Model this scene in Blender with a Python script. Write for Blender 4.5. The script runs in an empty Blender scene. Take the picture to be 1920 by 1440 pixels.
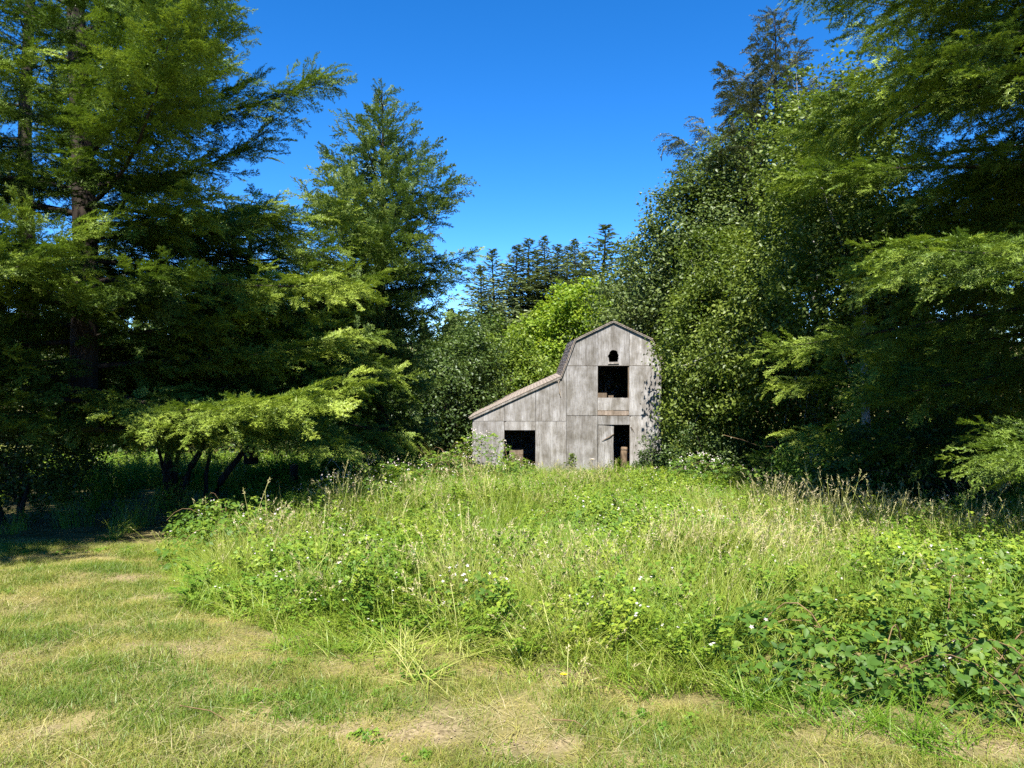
import bpy, bmesh, math, random
import numpy as np
from mathutils import Vector
from mathutils.geometry import tessellate_polygon

SC = bpy.context.scene
COL = SC.collection
R = math.radians
PI = math.pi

# ------------------------------------------------------------------ camera
FPX = 1371.0                       # focal length in pixels of the 1920 wide photograph
CZ = 1.65
cam_d = bpy.data.cameras.new('camera')
cam_d.sensor_width = 36.0
cam_d.lens = 36.0 * FPX / 1920.0
cam_d.clip_start = 0.05
cam_d.clip_end = 3000.0
cam = bpy.data.objects.new('camera', cam_d)
COL.objects.link(cam)
cam.location = (0, 0, CZ)
cam.rotation_euler = (R(90 - 1.67), 0, 0)
SC.camera = cam

# ------------------------------------------------------------------ light
SUN_EL, SUN_AZ = 60.0, 7.0        # sun behind the camera, to its left
w = bpy.data.worlds.new('World')
SC.world = w
w.use_nodes = True
nt = w.node_tree
nt.nodes.clear()
wo = nt.nodes.new('ShaderNodeOutputWorld')
bg = nt.nodes.new('ShaderNodeBackground')
sky = nt.nodes.new('ShaderNodeTexSky')
sky.sky_type = 'NISHITA'
sky.sun_disc = False
sky.sun_elevation = R(SUN_EL)
sky.sun_rotation = R(180 + SUN_AZ)
sky.altitude = 2000
sky.air_density = 0.7
sky.dust_density = 0.0
sky.ozone_density = 4.0
hs = nt.nodes.new('ShaderNodeHueSaturation')
hs.inputs['Saturation'].default_value = 1.30
hs.inputs['Hue'].default_value = 0.503
hs.inputs['Value'].default_value = 1.0
bg.inputs['Strength'].default_value = 0.113
nt.links.new(sky.outputs[0], hs.inputs['Color'])
nt.links.new(hs.outputs[0], bg.inputs['Color'])
nt.links.new(bg.outputs[0], wo.inputs['Surface'])

sl = bpy.data.lights.new('sun', 'SUN')
sl.energy = 5.0
sl.angle = R(0.53)
sl.color = (1.0, 0.95, 0.86)
sun = bpy.data.objects.new('sun', sl)
COL.objects.link(sun)
ca, ce = R(SUN_AZ), R(SUN_EL)
to_sun = Vector((-math.sin(ca) * math.cos(ce), -math.cos(ca) * math.cos(ce), math.sin(ce)))
sun.rotation_euler = to_sun.to_track_quat('Z', 'Y').to_euler()
sun.location = (-10, -20, 30)

vs = SC.view_settings
vs.view_transform = 'Standard'
vs.look = 'None'
vs.gamma = 1.0
vs.use_curve_mapping = False
vs.exposure = 1.55
cy = SC.cycles
cy.max_bounces = 5
cy.diffuse_bounces = 2
cy.glossy_bounces = 2
cy.transmission_bounces = 3
cy.transparent_max_bounces = 4
cy.use_denoising = False
cy.caustics_reflective = False
cy.caustics_refractive = False

# ------------------------------------------------------------------ helpers
def sx(px, d):                     # photograph column -> metres right of the camera at depth d
    return (px - 960.0) / FPX * d

def sz(py, d):                     # photograph row -> height at depth d
    return CZ + (680.0 - py) / FPX * d

def hash2(ix, iy, seed):
    h = (ix.astype(np.int64) * 374761393 + iy.astype(np.int64) * 668265263 + seed * 974711) & 0x7fffffff
    h = ((h ^ (h >> 13)) * 1274126177) & 0x7fffffff
    h = h ^ (h >> 16)
    return (h & 0xffff) / 65535.0

def vnoise(x, y, seed=0):
    x = np.asarray(x, float); y = np.asarray(y, float)
    ix = np.floor(x); iy = np.floor(y)
    fx = x - ix; fy = y - iy
    fx = fx * fx * (3 - 2 * fx); fy = fy * fy * (3 - 2 * fy)
    a = hash2(ix, iy, seed); b = hash2(ix + 1, iy, seed)
    c = hash2(ix, iy + 1, seed); d = hash2(ix + 1, iy + 1, seed)
    return (a * (1 - fx) + b * fx) * (1 - fy) + (c * (1 - fx) + d * fx) * fy

def fbm(x, y, seed=0, o=4):
    x = np.asarray(x, float); y = np.asarray(y, float)
    t = 0; a = .5; n = 0
    for k in range(o):
        t = t + a * vnoise(x * 2 ** k, y * 2 ** k, seed + k * 17); n += a; a *= .5
    return t / n

def sstep(a, b, v):
    t = np.clip((v - a) / (b - a), 0, 1)
    return t * t * (3 - 2 * t)

def gz(x, y):                      # terrain height
    x = np.asarray(x, float); y = np.asarray(y, float)
    base = -0.1 * np.minimum(y, 31.0)
    base = base - 0.25 * sstep(29, 40, y)
    base = base + 9.0 * sstep(48, 150, y)
    bump = (fbm(x * .35, y * .35, 5) - .5) * .16 + (fbm(x * 1.7 + 9, y * 1.7, 8) - .5) * .06
    return base + bump

def mat_new(name):
    m = bpy.data.materials.new(name)
    m.use_nodes = True
    n = m.node_tree
    n.nodes.clear()
    out = n.nodes.new('ShaderNodeOutputMaterial')
    return m, n, out

def leaf_mat(name, dark, mid, light, trans=0.35, gloss=0.05, rough=0.45, src='tint', inst=False, tcol=1.25):
    """a leaf colour ramp driven by the tint that every leaf carries"""
    m, n, out = mat_new(name)
    at = n.nodes.new('ShaderNodeAttribute'); at.attribute_name = src
    at.attribute_type = 'INSTANCER' if inst else 'GEOMETRY'
    ramp = n.nodes.new('ShaderNodeValToRGB')
    cr = ramp.color_ramp
    cr.elements[0].position = 0.0; cr.elements[0].color = (*dark, 1)
    cr.elements[1].position = 1.0; cr.elements[1].color = (*light, 1)
    e = cr.elements.new(0.5); e.color = (*mid, 1)
    fac = at.outputs['Fac']
    if inst:                       # a blade's own tint added to the clump's
        a2 = n.nodes.new('ShaderNodeAttribute'); a2.attribute_name = 'tint2'
        ad = n.nodes.new('ShaderNodeMath'); ad.operation = 'ADD'
        n.links.new(at.outputs['Fac'], ad.inputs[0]); n.links.new(a2.outputs['Fac'], ad.inputs[1])
        fac = ad.outputs[0]
    n.links.new(fac, ramp.inputs['Fac'])
    d = n.nodes.new('ShaderNodeBsdfDiffuse'); n.links.new(ramp.outputs[0], d.inputs['Color'])
    t = n.nodes.new('ShaderNodeBsdfTranslucent')
    mul = n.nodes.new('ShaderNodeMixRGB'); mul.blend_type = 'MULTIPLY'; mul.inputs[0].default_value = 1
    mul.inputs[2].default_value = (tcol, tcol * 1.05, tcol * .55, 1)
    n.links.new(ramp.outputs[0], mul.inputs[1]); n.links.new(mul.outputs[0], t.inputs['Color'])
    mx = n.nodes.new('ShaderNodeMixShader'); mx.inputs[0].default_value = trans
    n.links.new(d.outputs[0], mx.inputs[1]); n.links.new(t.outputs[0], mx.inputs[2])
    g = n.nodes.new('ShaderNodeBsdfGlossy'); g.inputs['Roughness'].default_value = rough
    g.inputs['Color'].default_value = (.9, .95, .9, 1)
    mg = n.nodes.new('ShaderNodeMixShader'); mg.inputs[0].default_value = gloss
    n.links.new(mx.outputs[0], mg.inputs[1]); n.links.new(g.outputs[0], mg.inputs[2])
    n.links.new(mg.outputs[0], out.inputs['Surface'])
    return m

def noise_mat(name, c1, c2, scale=(8, 8, 8), rough=.9, bump=.3, detail=6, c3=None, rnd=0.0):
    m, n, out = mat_new(name)
    p = n.nodes.new('ShaderNodeBsdfPrincipled'); p.inputs['Roughness'].default_value = rough
    p.inputs['Specular IOR Level'].default_value = .25
    tc = n.nodes.new('ShaderNodeTexCoord'); mp = n.nodes.new('ShaderNodeMapping')
    mp.inputs['Scale'].default_value = scale
    n.links.new(tc.outputs['Object'], mp.inputs['Vector'])
    nz = n.nodes.new('ShaderNodeTexNoise'); nz.inputs['Scale'].default_value = 1; nz.inputs['Detail'].default_value = detail
    n.links.new(mp.outputs[0], nz.inputs['Vector'])
    ramp = n.nodes.new('ShaderNodeValToRGB'); cr = ramp.color_ramp
    cr.elements[0].position = .32; cr.elements[0].color = (*c1, 1)
    cr.elements[1].position = .68; cr.elements[1].color = (*c2, 1)
    if c3:
        e = cr.elements.new(.5); e.color = (*c3, 1)
    n.links.new(nz.outputs['Fac'], ramp.inputs['Fac'])
    n.links.new(ramp.outputs[0], p.inputs['Base Color'])
    b = n.nodes.new('ShaderNodeBump'); b.inputs['Strength'].default_value = bump; b.inputs['Distance'].default_value = .03
    n.links.new(nz.outputs['Fac'], b.inputs['Height']); n.links.new(b.outputs[0], p.inputs['Normal'])
    n.links.new(p.outputs[0], out.inputs['Surface'])
    return m

def link(o, parent=None):
    COL.objects.link(o)
    if parent is not None:
        o.parent = parent
    return o

def mesh_np(name, V, F, mat=None, parent=None, attrs=None, smooth=False, kind=None, do_link=True):
    V = np.asarray(V, np.float32).reshape(-1, 3); F = np.asarray(F, np.int32)
    me = bpy.data.meshes.new(name)
    k = F.shape[1]
    me.vertices.add(len(V)); me.vertices.foreach_set('co', V.ravel())
    me.loops.add(F.size); me.loops.foreach_set('vertex_index', F.ravel())
    me.polygons.add(len(F))
    me.polygons.foreach_set('loop_start', np.arange(0, F.size, k, dtype=np.int32))
    me.update(calc_edges=True)
    if attrs:
        for an, av in attrs.items():
            a = me.attributes.new(an, 'FLOAT', 'POINT')
            a.data.foreach_set('value', np.asarray(av, np.float32))
    if smooth:
        me.polygons.foreach_set('use_smooth', np.ones(len(F), bool))
    if mat:
        me.materials.append(mat)
    o = bpy.data.objects.new(name, me)
    if do_link:
        link(o, parent)
    if kind:
        o['kind'] = kind
    return o

def tag(o, label=None, cat=None, group=None, kind=None):
    if label: o['label'] = label
    if cat: o['category'] = cat
    if group: o['group'] = group
    if kind: o['kind'] = kind
    return o

def thing(name, label, cat, loc=(0, 0, 0), rz=0.0, group=None):
    o = bpy.data.objects.new(name, None)
    o.empty_display_size = .2
    link(o)
    o.location = loc; o.rotation_euler = (0, 0, rz)
    return tag(o, label, cat, group)

def copy_tree(o, parent=None):
    c = o.copy(); COL.objects.link(c)
    if parent is not None:
        c.parent = parent
    for ch in list(o.children):
        copy_tree(ch, c)
    return c

def tube(pts, rad, n=6):
    """closed-sided tapered tube -> V, F(quads)"""
    P = np.asarray(pts, float); rad = np.broadcast_to(np.asarray(rad, float), (len(P),))
    T = np.gradient(P, axis=0); T /= np.linalg.norm(T, axis=1)[:, None] + 1e-9
    ref = np.where(np.abs(T[:, 2:3]) > .9, np.array([[1., 0, 0]]), np.array([[0, 0, 1.]]))
    A = np.cross(T, ref); A /= np.linalg.norm(A, axis=1)[:, None] + 1e-9
    B = np.cross(T, A)
    th = np.arange(n) * 2 * PI / n
    V = P[:, None, :] + rad[:, None, None] * (A[:, None, :] * np.cos(th)[None, :, None] + B[:, None, :] * np.sin(th)[None, :, None])
    m = len(P)
    i = np.arange(m - 1)[:, None] * n; j = np.arange(n)[None, :]; j2 = (j + 1) % n
    F = np.stack([i + j, i + j2, i + n + j2, i + n + j], -1).reshape(-1, 4)
    return V.reshape(-1, 3), F

class Acc:                          # collects pieces of one mesh
    def __init__(s): s.v = []; s.f = []; s.t = []; s.n = 0
    def add(s, V, F, t=None):
        V = np.asarray(V, float).reshape(-1, 3)
        s.v.append(V); s.f.append(np.asarray(F) + s.n); s.n += len(V)
        s.t.append(np.broadcast_to(np.asarray(0.0 if t is None else t, float), (len(V),)))
    def get(s): return np.concatenate(s.v), np.concatenate(s.f), np.concatenate(s.t)
    def build(s, name, mat, parent=None, attr='tint', **k):
        V, F, t = s.get()
        return mesh_np(name, V, F, mat, parent, {attr: t}, **k)

def nrm(v):
    return v / (np.linalg.norm(v, axis=-1, keepdims=True) + 1e-9)

# ------------------------------------------------------------------ materials
M = {}
M['redwood'] = leaf_mat('redwood_leaf', (.026, .055, .008), (.105, .155, .015), (.270, .300, .030), .28, .02)
M['redwood_blue'] = leaf_mat('conifer_leaf', (.024, .054, .016), (.078, .128, .030), (.180, .230, .045), .28, .03)
M['spruce'] = leaf_mat('spruce_leaf', (.040, .060, .018), (.098, .128, .044), (.170, .195, .070), .15, .02)
M['dry_spruce'] = leaf_mat('dry_spruce_leaf', (.022, .028, .016), (.052, .056, .030), (.13, .105, .06), .15, .04)
M['alder'] = leaf_mat('alder_leaf', (.032, .058, .009), (.105, .148, .022), (.235, .280, .052), .32, .02)
M['willow'] = leaf_mat('willow_leaf', (.036, .060, .014), (.098, .138, .032), (.210, .245, .070), .30, .025)
M['maple'] = leaf_mat('maple_leaf', (.065, .125, .008), (.165, .255, .018), (.300, .350, .034), .40, .02)
M['lime'] = leaf_mat('lime_leaf', (.050, .090, .010), (.125, .185, .022), (.245, .295, .045), .36, .02)
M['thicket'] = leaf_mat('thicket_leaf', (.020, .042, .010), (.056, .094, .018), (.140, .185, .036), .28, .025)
M['bramble'] = leaf_mat('bramble_leaf', (.022, .060, .010), (.075, .145, .020), (.210, .260, .032), .30, .012, .5)
M['bark'] = noise_mat('dark_bark', (.016, .012, .009), (.048, .036, .028), (14, 14, 2.2), bump=.8)
M['grey_bark'] = noise_mat('pale_bark', (.16, .15, .13), (.46, .44, .40), (5, 5, 9), bump=.4)
M['cane'] = noise_mat('cane_bark', (.10, .06, .03), (.22, .15, .07), (20, 20, 20), bump=.2)
M['deadwood'] = noise_mat('dead_wood', (.17, .14, .11), (.40, .35, .29), (30, 30, 6), bump=.4)
M['petal'] = leaf_mat('petal', (.46, .38, .37), (.60, .52, .51), (.70, .65, .63), .25, .02)
M['yellow'] = leaf_mat('yellow_petal', (.55, .38, .01), (.70, .52, .01), (.8, .62, .02), .2, .02)
GR = dict(inst=True)
M['redwood_spray'] = leaf_mat('redwood_spray', (.028, .062, .013), (.132, .198, .028), (.310, .380, .056), .20, .02, **GR)
M['conifer_spray'] = leaf_mat('conifer_spray', (.036, .074, .020), (.125, .190, .042), (.290, .355, .075), .18, .025, **GR)
M['dry_spray'] = leaf_mat('dry_spruce_spray', (.032, .042, .018), (.075, .090, .036), (.16, .15, .065), .15, .03, **GR)
M['lawn'] = leaf_mat('lawn_blade', (.095, .165, .018), (.215, .235, .038), (.38, .315, .115), .32, .02, **GR)
M['meadow'] = leaf_mat('meadow_blade', (.100, .200, .014), (.230, .290, .034), (.45, .42, .15), .36, .02, **GR)
M['seed'] = leaf_mat('seed_head', (.24, .23, .09), (.40, .35, .18), (.52, .43, .28), .25, .01, **GR)
M['weed'] = leaf_mat('weed_leaf', (.050, .125, .012), (.125, .215, .022), (.270, .330, .035), .32, .015, .5, **GR)
M['wflower'] = leaf_mat('weed_flower', (.46, .40, .38), (.60, .53, .51), (.70, .65, .62), .25, .02, **GR)

# ------------------------------------------------------------------ ground
BARE = [(-2.62, 5.55, .62, .16), (-3.7, 5.25, .3, .15), (-.55, 3.95, .42, .28), (-1.95, 5.95, .35, .2), (1.9, 4.05, .35, .18),
        (-.95, 4.1, .3, .25), (2.5, 3.8, .6, .16), (.35, 4.9, .5, .14), (-2.6, 4.0, .25, .12), (-3.3, 7.4, .5, .22), (-4.3, 8.3, .8, .25), (.15, 3.75, .3, .1),
        (-4.2, 6.2, .5, .13), (-3.6, 3.9, .35, .1)]

def bare(x, y):
    b = np.zeros_like(np.asarray(x, float))
    wob = (fbm(np.asarray(x) * 3, np.asarray(y) * 3, 31) - .5) * 1.5
    for cx, cy_, rx, ry in BARE:
        q = np.sqrt(((x - cx) / rx) ** 2 + ((y - cy_) / ry) ** 2) + wob
        b = np.maximum(b, 1 - sstep(.35, 1.35, q))
    return b * sstep(.30, .62, fbm(np.asarray(x) * 7, np.asarray(y) * 11, 33))

EDGE = np.array([(-9.0, 11.2), (-5.6, 10.9), (-4.55, 9.9), (-3.55, 8.0), (-3.1, 6.9), (-2.2, 6.35), (-1.5, 5.55), (-.9, 5.25), (-.1, 5.15),
                 (.55, 4.85), (1.2, 4.42), (1.62, 4.08), (2.7, 3.95), (4.5, 4.0)])

def lawn_edge(x):                  # depth at which the mown lawn gives way to the meadow
    return np.interp(x, EDGE[:, 0], EDGE[:, 1])

def grid_axis(segs):
    a = [np.linspace(p, q, n, endpoint=False) for p, q, n in segs]
    return np.concatenate(a + [np.array([segs[-1][1]])])

gx = grid_axis([(-400, -60, 12), (-60, -10, 40), (-10, 10, 150), (10, 60, 40), (60, 400, 12)])
gy = grid_axis([(-60, 1.5, 20), (1.5, 12, 110), (12, 40, 60), (40, 160, 40), (160, 900, 14)])
GX, GY = np.meshgrid(gx, gy)
bv = bare(GX, GY)
GZ = gz(GX, GY) + .012 * bv * fbm(GX * 9, GY * 9, 77) + .012 * (fbm(GX * 5, GY * 5, 3) - .5)
V = np.stack([GX, GY, GZ], -1).reshape(-1, 3)
ny, nx = GX.shape
ii = np.arange(ny - 1)[:, None] * nx + np.arange(nx - 1)[None, :]
F = np.stack([ii, ii + 1, ii + nx + 1, ii + nx], -1).reshape(-1, 4)

m, n, out = mat_new('ground_soil')
p = n.nodes.new('ShaderNodeBsdfPrincipled'); p.inputs['Roughness'].default_value = .95; p.inputs['Specular IOR Level'].default_value = .1
tc = n.nodes.new('ShaderNodeTexCoord')
n1 = n.nodes.new('ShaderNodeTexNoise'); n1.inputs['Scale'].default_value = 38; n1.inputs['Detail'].default_value = 8
n2 = n.nodes.new('ShaderNodeTexNoise'); n2.inputs['Scale'].default_value = 1.6; n2.inputs['Detail'].default_value = 6
n.links.new(tc.outputs['Object'], n1.inputs['Vector']); n.links.new(tc.outputs['Object'], n2.inputs['Vector'])
r1 = n.nodes.new('ShaderNodeValToRGB')
r1.color_ramp.elements[0].color = (.075, .075, .022, 1); r1.color_ramp.elements[0].position = .35
r1.color_ramp.elements[1].color = (.23, .19, .085, 1); r1.color_ramp.elements[1].position = .65
r2 = n.nodes.new('ShaderNodeValToRGB')
r2.color_ramp.elements[0].color = (.12, .09, .05, 1); r2.color_ramp.elements[0].position = .35
r2.color_ramp.elements[1].color = (.33, .26, .15, 1); r2.color_ramp.elements[1].position = .68
n.links.new(n2.outputs['Fac'], r1.inputs['Fac']); n.links.new(n1.outputs['Fac'], r2.inputs['Fac'])
at = n.nodes.new('ShaderNodeAttribute'); at.attribute_name = 'bare'
mx = n.nodes.new('ShaderNodeMixRGB'); n.links.new(at.outputs['Fac'], mx.inputs[0])
n.links.new(r1.outputs[0], mx.inputs[1]); n.links.new(r2.outputs[0], mx.inputs[2])
n.links.new(mx.outputs[0], p.inputs['Base Color'])
b = n.nodes.new('ShaderNodeBump'); b.inputs['Strength'].default_value = .7; b.inputs['Distance'].default_value = .02
n.links.new(n1.outputs['Fac'], b.inputs['Height']); n.links.new(b.outputs[0], p.inputs['Normal'])
n.links.new(p.outputs[0], out.inputs['Surface'])
M['ground'] = m
g = mesh_np('ground', V, F, m, attrs={'bare': bv.ravel()}, smooth=True, kind='structure')
g['label'] = 'sloping ground of mown lawn, bare earth patches and meadow'

# ------------------------------------------------------------------ barn
def plywood(name, base=(.355, .345, .332), dark=(.205, .197, .185), rnd=.5):
    m, n, out = mat_new(name)
    p = n.nodes.new('ShaderNodeBsdfPrincipled'); p.inputs['Roughness'].default_value = .85; p.inputs['Specular IOR Level'].default_value = .2
    tc = n.nodes.new('ShaderNodeTexCoord')
    oi = n.nodes.new('ShaderNodeObjectInfo')
    off = n.nodes.new('ShaderNodeVectorMath'); off.operation = 'MULTIPLY_ADD'
    off.inputs[1].default_value = (1, 1, 1)
    cmb = n.nodes.new('ShaderNodeCombineXYZ')
    k = n.nodes.new('ShaderNodeMath'); k.operation = 'MULTIPLY'; k.inputs[1].default_value = 37
    n.links.new(oi.outputs['Random'], k.inputs[0])
    n.links.new(k.outputs[0], cmb.inputs[0]); n.links.new(k.outputs[0], cmb.inputs[2])
    n.links.new(tc.outputs['Object'], off.inputs[0]); n.links.new(cmb.outputs[0], off.inputs[2])
    def noise(scale, detail, sc):
        mp = n.nodes.new('ShaderNodeMapping'); mp.inputs['Scale'].default_value = scale
        n.links.new(off.outputs[0], mp.inputs['Vector'])
        z = n.nodes.new('ShaderNodeTexNoise'); z.inputs['Scale'].default_value = sc; z.inputs['Detail'].default_value = detail
        z.inputs['Roughness'].default_value = .65
        n.links.new(mp.outputs[0], z.inputs['Vector'])
        return z
    grain = noise((55, 55, 2.2), 6, 1)
    streak = noise((4.2, 4.2, .45), 5, 1)
    blot = noise((1.3, 1.3, 1.0), 6, 1.6)
    speck = noise((30, 30, 24), 3, 1)
    rg = n.nodes.new('ShaderNodeValToRGB')
    rg.color_ramp.elements[0].color = (*dark, 1); rg.color_ramp.elements[0].position = .36
    rg.color_ramp.elements[1].color = (*base, 1); rg.color_ramp.elements[1].position = .60
    n.links.new(grain.outputs['Fac'], rg.inputs['Fac'])
    rs = n.nodes.new('ShaderNodeValToRGB')
    rs.color_ramp.elements[0].color = (.70, .67, .64, 1); rs.color_ramp.elements[0].position = .36
    rs.color_ramp.elements[1].color = (1.20, 1.20, 1.22, 1); rs.color_ramp.elements[1].position = .66
    n.links.new(streak.outputs['Fac'], rs.inputs['Fac'])
    rb = n.nodes.new('ShaderNodeValToRGB')
    rb.color_ramp.elements[0].color = (.64, .62, .58, 1); rb.color_ramp.elements[0].position = .38
    rb.color_ramp.elements[1].color = (1.12, 1.13, 1.16, 1); rb.color_ramp.elements[1].position = .62
    n.links.new(blot.outputs['Fac'], rb.inputs['Fac'])
    rp = n.nodes.new('ShaderNodeValToRGB')
    rp.color_ramp.elements[0].color = (.55, .5, .45, 1); rp.color_ramp.elements[0].position = .30
    rp.color_ramp.elements[1].color = (1, 1, 1, 1); rp.color_ramp.elements[1].position = .40
    n.links.new(speck.outputs['Fac'], rp.inputs['Fac'])
    c = rg.outputs[0]
    for r in (rs, rb, rp):
        q = n.nodes.new('ShaderNodeMixRGB'); q.blend_type = 'MULTIPLY'; q.inputs[0].default_value = 1
        n.links.new(c, q.inputs[1]); n.links.new(r.outputs[0], q.inputs[2]); c = q.outputs[0]
    # each sheet weathered a little differently
    hv = n.nodes.new('ShaderNodeHueSaturation')
    mr = n.nodes.new('ShaderNodeMapRange'); mr.inputs['To Min'].default_value = 1 - rnd * .3; mr.inputs['To Max'].default_value = 1 + rnd * .24
    n.links.new(oi.outputs['Random'], mr.inputs['Value']); n.links.new(mr.outputs[0], hv.inputs['Value'])
    n.links.new(c, hv.inputs['Color'])
    n.links.new(hv.outputs[0], p.inputs['Base Color'])
    b = n.nodes.new('ShaderNodeBump'); b.inputs['Strength'].default_value = .35; b.inputs['Distance'].default_value = .01
    n.links.new(grain.outputs['Fac'], b.inputs['Height']); n.links.new(b.outputs[0], p.inputs['Normal'])
    n.links.new(p.outputs[0], out.inputs['Surface'])
    return m

M['ply'] = plywood('weathered_plywood', rnd=.75)
M['tanply'] = plywood('brown_board', (.34, .285, .235), (.18, .14, .11), .3)
M['timber'] = plywood('old_timber', (.22, .17, .12), (.09, .07, .05), .4)
M['fascia'] = plywood('fascia_board', (.30, .28, .25), (.15, .13, .11), .3)
M['shingle'] = noise_mat('asphalt_shingle', (.22, .18, .15), (.38, .315, .255), (14, 30, 30), bump=.4, rough=.95)
M['log'] = noise_mat('brown_log', (.085, .058, .036), (.20, .14, .09), (22, 22, 5), bump=.5)

def prism(name, loops, y0, y1, mat, parent, **k):
    """polygon (with holes) in the X-Z plane, extruded from y0 to y1"""
    loops = [[tuple(q) for q in l] for l in loops]
    tris = tessellate_polygon([[Vector((a, b_, 0)) for a, b_ in l] for l in loops])
    flat = [q for l in loops for q in l]
    N = len(flat)
    bm = bmesh.new()
    fr = [bm.verts.new((a, y0, c)) for a, c in flat]
    bk = [bm.verts.new((a, y1, c)) for a, c in flat]
    for t in tris:
        try:
            bm.faces.new([fr[i] for i in t]); bm.faces.new([bk[i] for i in reversed(t)])
        except ValueError:
            pass
    s = 0
    for l in loops:
        L = len(l)
        for i in range(L):
            j = (i + 1) % L
            bm.faces.new((fr[s + i], fr[s + j], bk[s + j], bk[s + i]))
        s += L
    bmesh.ops.recalc_face_normals(bm, faces=bm.faces)
    me = bpy.data.meshes.new(name); bm.to_mesh(me); bm.free()
    me.materials.append(mat)
    return link(bpy.data.objects.new(name, me), parent)

def box(name, x0, x1, y0, y1, z0, z1, mat, parent):
    return prism(name, [[(x0, z0), (x1, z0), (x1, z1), (x0, z1)]], y0, y1, mat, parent)

BD = 28.65
BZ = -2.90
barn = thing('barn', 'weathered grey plywood barn with gambrel roof, lean-to and dark doorless openings', 'barn', (sx(1062.3, BD), BD, BZ), R(-1.7))

def roofz(x):
    if x < -.19: return 4.02 + (x + .215) * .459
    if x < .335: return 4.02 + (x + .19) / .525 * 1.41
    if x < 1.82: return 5.43 + (x - .335) / 1.485 * .72
    if x < 3.30: return 6.15 - (x - 1.82) / 1.48 * .69
    return 5.46 - (x - 3.30) / .6 * 1.25

rj = random.Random(4)
def sheet(xs0, xs1, z0, z1=None, hole=None, mat=None, label=None, top=None, name='panel'):
    g_ = .006
    a, b_ = xs0 + g_, xs1 - g_
    if top is None:
        if z1 is not None:
            tp = [(b_, z1), (a, z1)]
        else:
            brk = [q for q in (.335, 1.82, 3.30) if a < q < b_]
            tp = [(x, roofz(x) - .015) for x in [b_] + sorted(brk, reverse=True) + [a]]
    else:
        tp = top
    j = rj.uniform(0, .007)
    bot = [(a, z0), (b_, z0)]
    if rj.random() < .5 and z1 is not None:          # a broken corner
        c = rj.uniform(.03, .10); tp = [tp[0], (a + c * 1.4, z1), (a + c * .5, z1 - c * .35), (a, z1 - c)] if rj.random() < .5 else [(b_, z1 - c), (b_ - c * .3, z1 - c * .5), (b_ - c * 1.2, z1), tp[1]]
    o = prism(name, [bot + tp] + ([hole] if hole else []), -.012 - j, .004 - j, mat or M['ply'], barn)
    if label: o['label'] = label
    o.rotation_euler = (R(rj.uniform(-.12, .12)), 0, 0)
    return o

HB = -.35
# lean-to sheets
sheet(-3.69, -2.44, HB, 2.245); sheet(-1.22, 0, HB, 2.245); sheet(-2.44, -1.22, 1.90, 2.245)
sheet(-3.69, -2.44, 2.257); sheet(-2.44, -1.22, 2.257)
sheet(-1.22, 0, 2.257, top=[(-.006, 4.43), (-.12, 4.19), (-.20, 3.99), (-1.214, roofz(-1.214) - .015)])
# main block, ground floor
sheet(0, 1.22, HB, 2.465)
sheet(1.22, 2.475, 2.125, 2.465)
sheet(2.475, 3.69, HB, 2.465)
# main block, loft storey
sheet(0, 1.22, 2.485, 4.43)
sheet(1.22, 2.44, 2.69, 3.17, top=[(2.434, 3.175), (2.36, 3.18), (2.30, 3.165), (2.20, 3.18), (1.95, 3.176), (1.7, 3.182), (1.5, 3.175), (1.226, 3.18)])
sheet(2.44, 3.69, 2.485, 4.43)
o = sheet(1.22, 2.44, 2.50, 2.67, mat=M['tanply'], name='board', label='brown board left exposed under the loft opening')
# gable sheets
sheet(0, 1.22, 4.455)
hole = [(1.66, 4.58), (2.0, 4.585), (2.0, 4.66), (2.025, 4.70), (2.01, 4.76), (2.03, 4.84), (1.985, 4.92), (1.98, 4.99), (1.90, 5.03), (1.82, 5.05), (1.74, 5.03), (1.68, 4.97),
        (1.665, 4.90), (1.625, 4.84), (1.60, 4.80), (1.635, 4.74), (1.65, 4.66)]
sheet(1.22, 2.44, 4.455, hole=hole)
sheet(2.44, 3.69, 4.455)
box('sill', 1.62, 2.04, -.05, -.02, 4.50, 4.555, M['fascia'], barn)
box('ledge', 0.02, 3.66, -.022, 0, 4.432, 4.453, M['fascia'], barn)
# the door, hung in the left half of the small doorway and standing a little inward
d_ = prism('door', [[(0, HB), (.615, HB), (.62, .9), (.60, 1.3), (.62, 2.085), (0, 2.10)]], -.012, .016, M['ply'], barn)
d_.location = (1.235, .006, 0); d_.rotation_euler = (0, 0, R(3))
d_['label'] = 'narrow grey plywood door hanging beside the dark doorway'
Vt, Ft = tube([(.62, -.035, 1.76), (.47, -.05, 1.66), (.30, -.045, 1.57), (.16, -.04, 1.50)], [.014, .018, .016, .008], 6)
mesh_np('stick', Vt, Ft, M['log'], d_, smooth=True)
box('jamb', 1.17, 1.222, .012, .10, 2.5, 4.43, M['timber'], barn)
box('jamb', 2.40, 2.47, .012, .10, 2.5, 4.43, M['timber'], barn)
box('jamb', 2.476, 2.54, .012, .10, HB, 2.46, M['timber'], barn)
box('jamb', -2.52, -2.442, .012, .10, HB, 2.24, M['timber'], barn)
box('jamb', -1.218, -1.14, .012, .10, HB, 2.24, M['timber'], barn)
box('lintel', -2.438, -1.222, .012, .10, 2.0, 2.24, M['timber'], barn)
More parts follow.
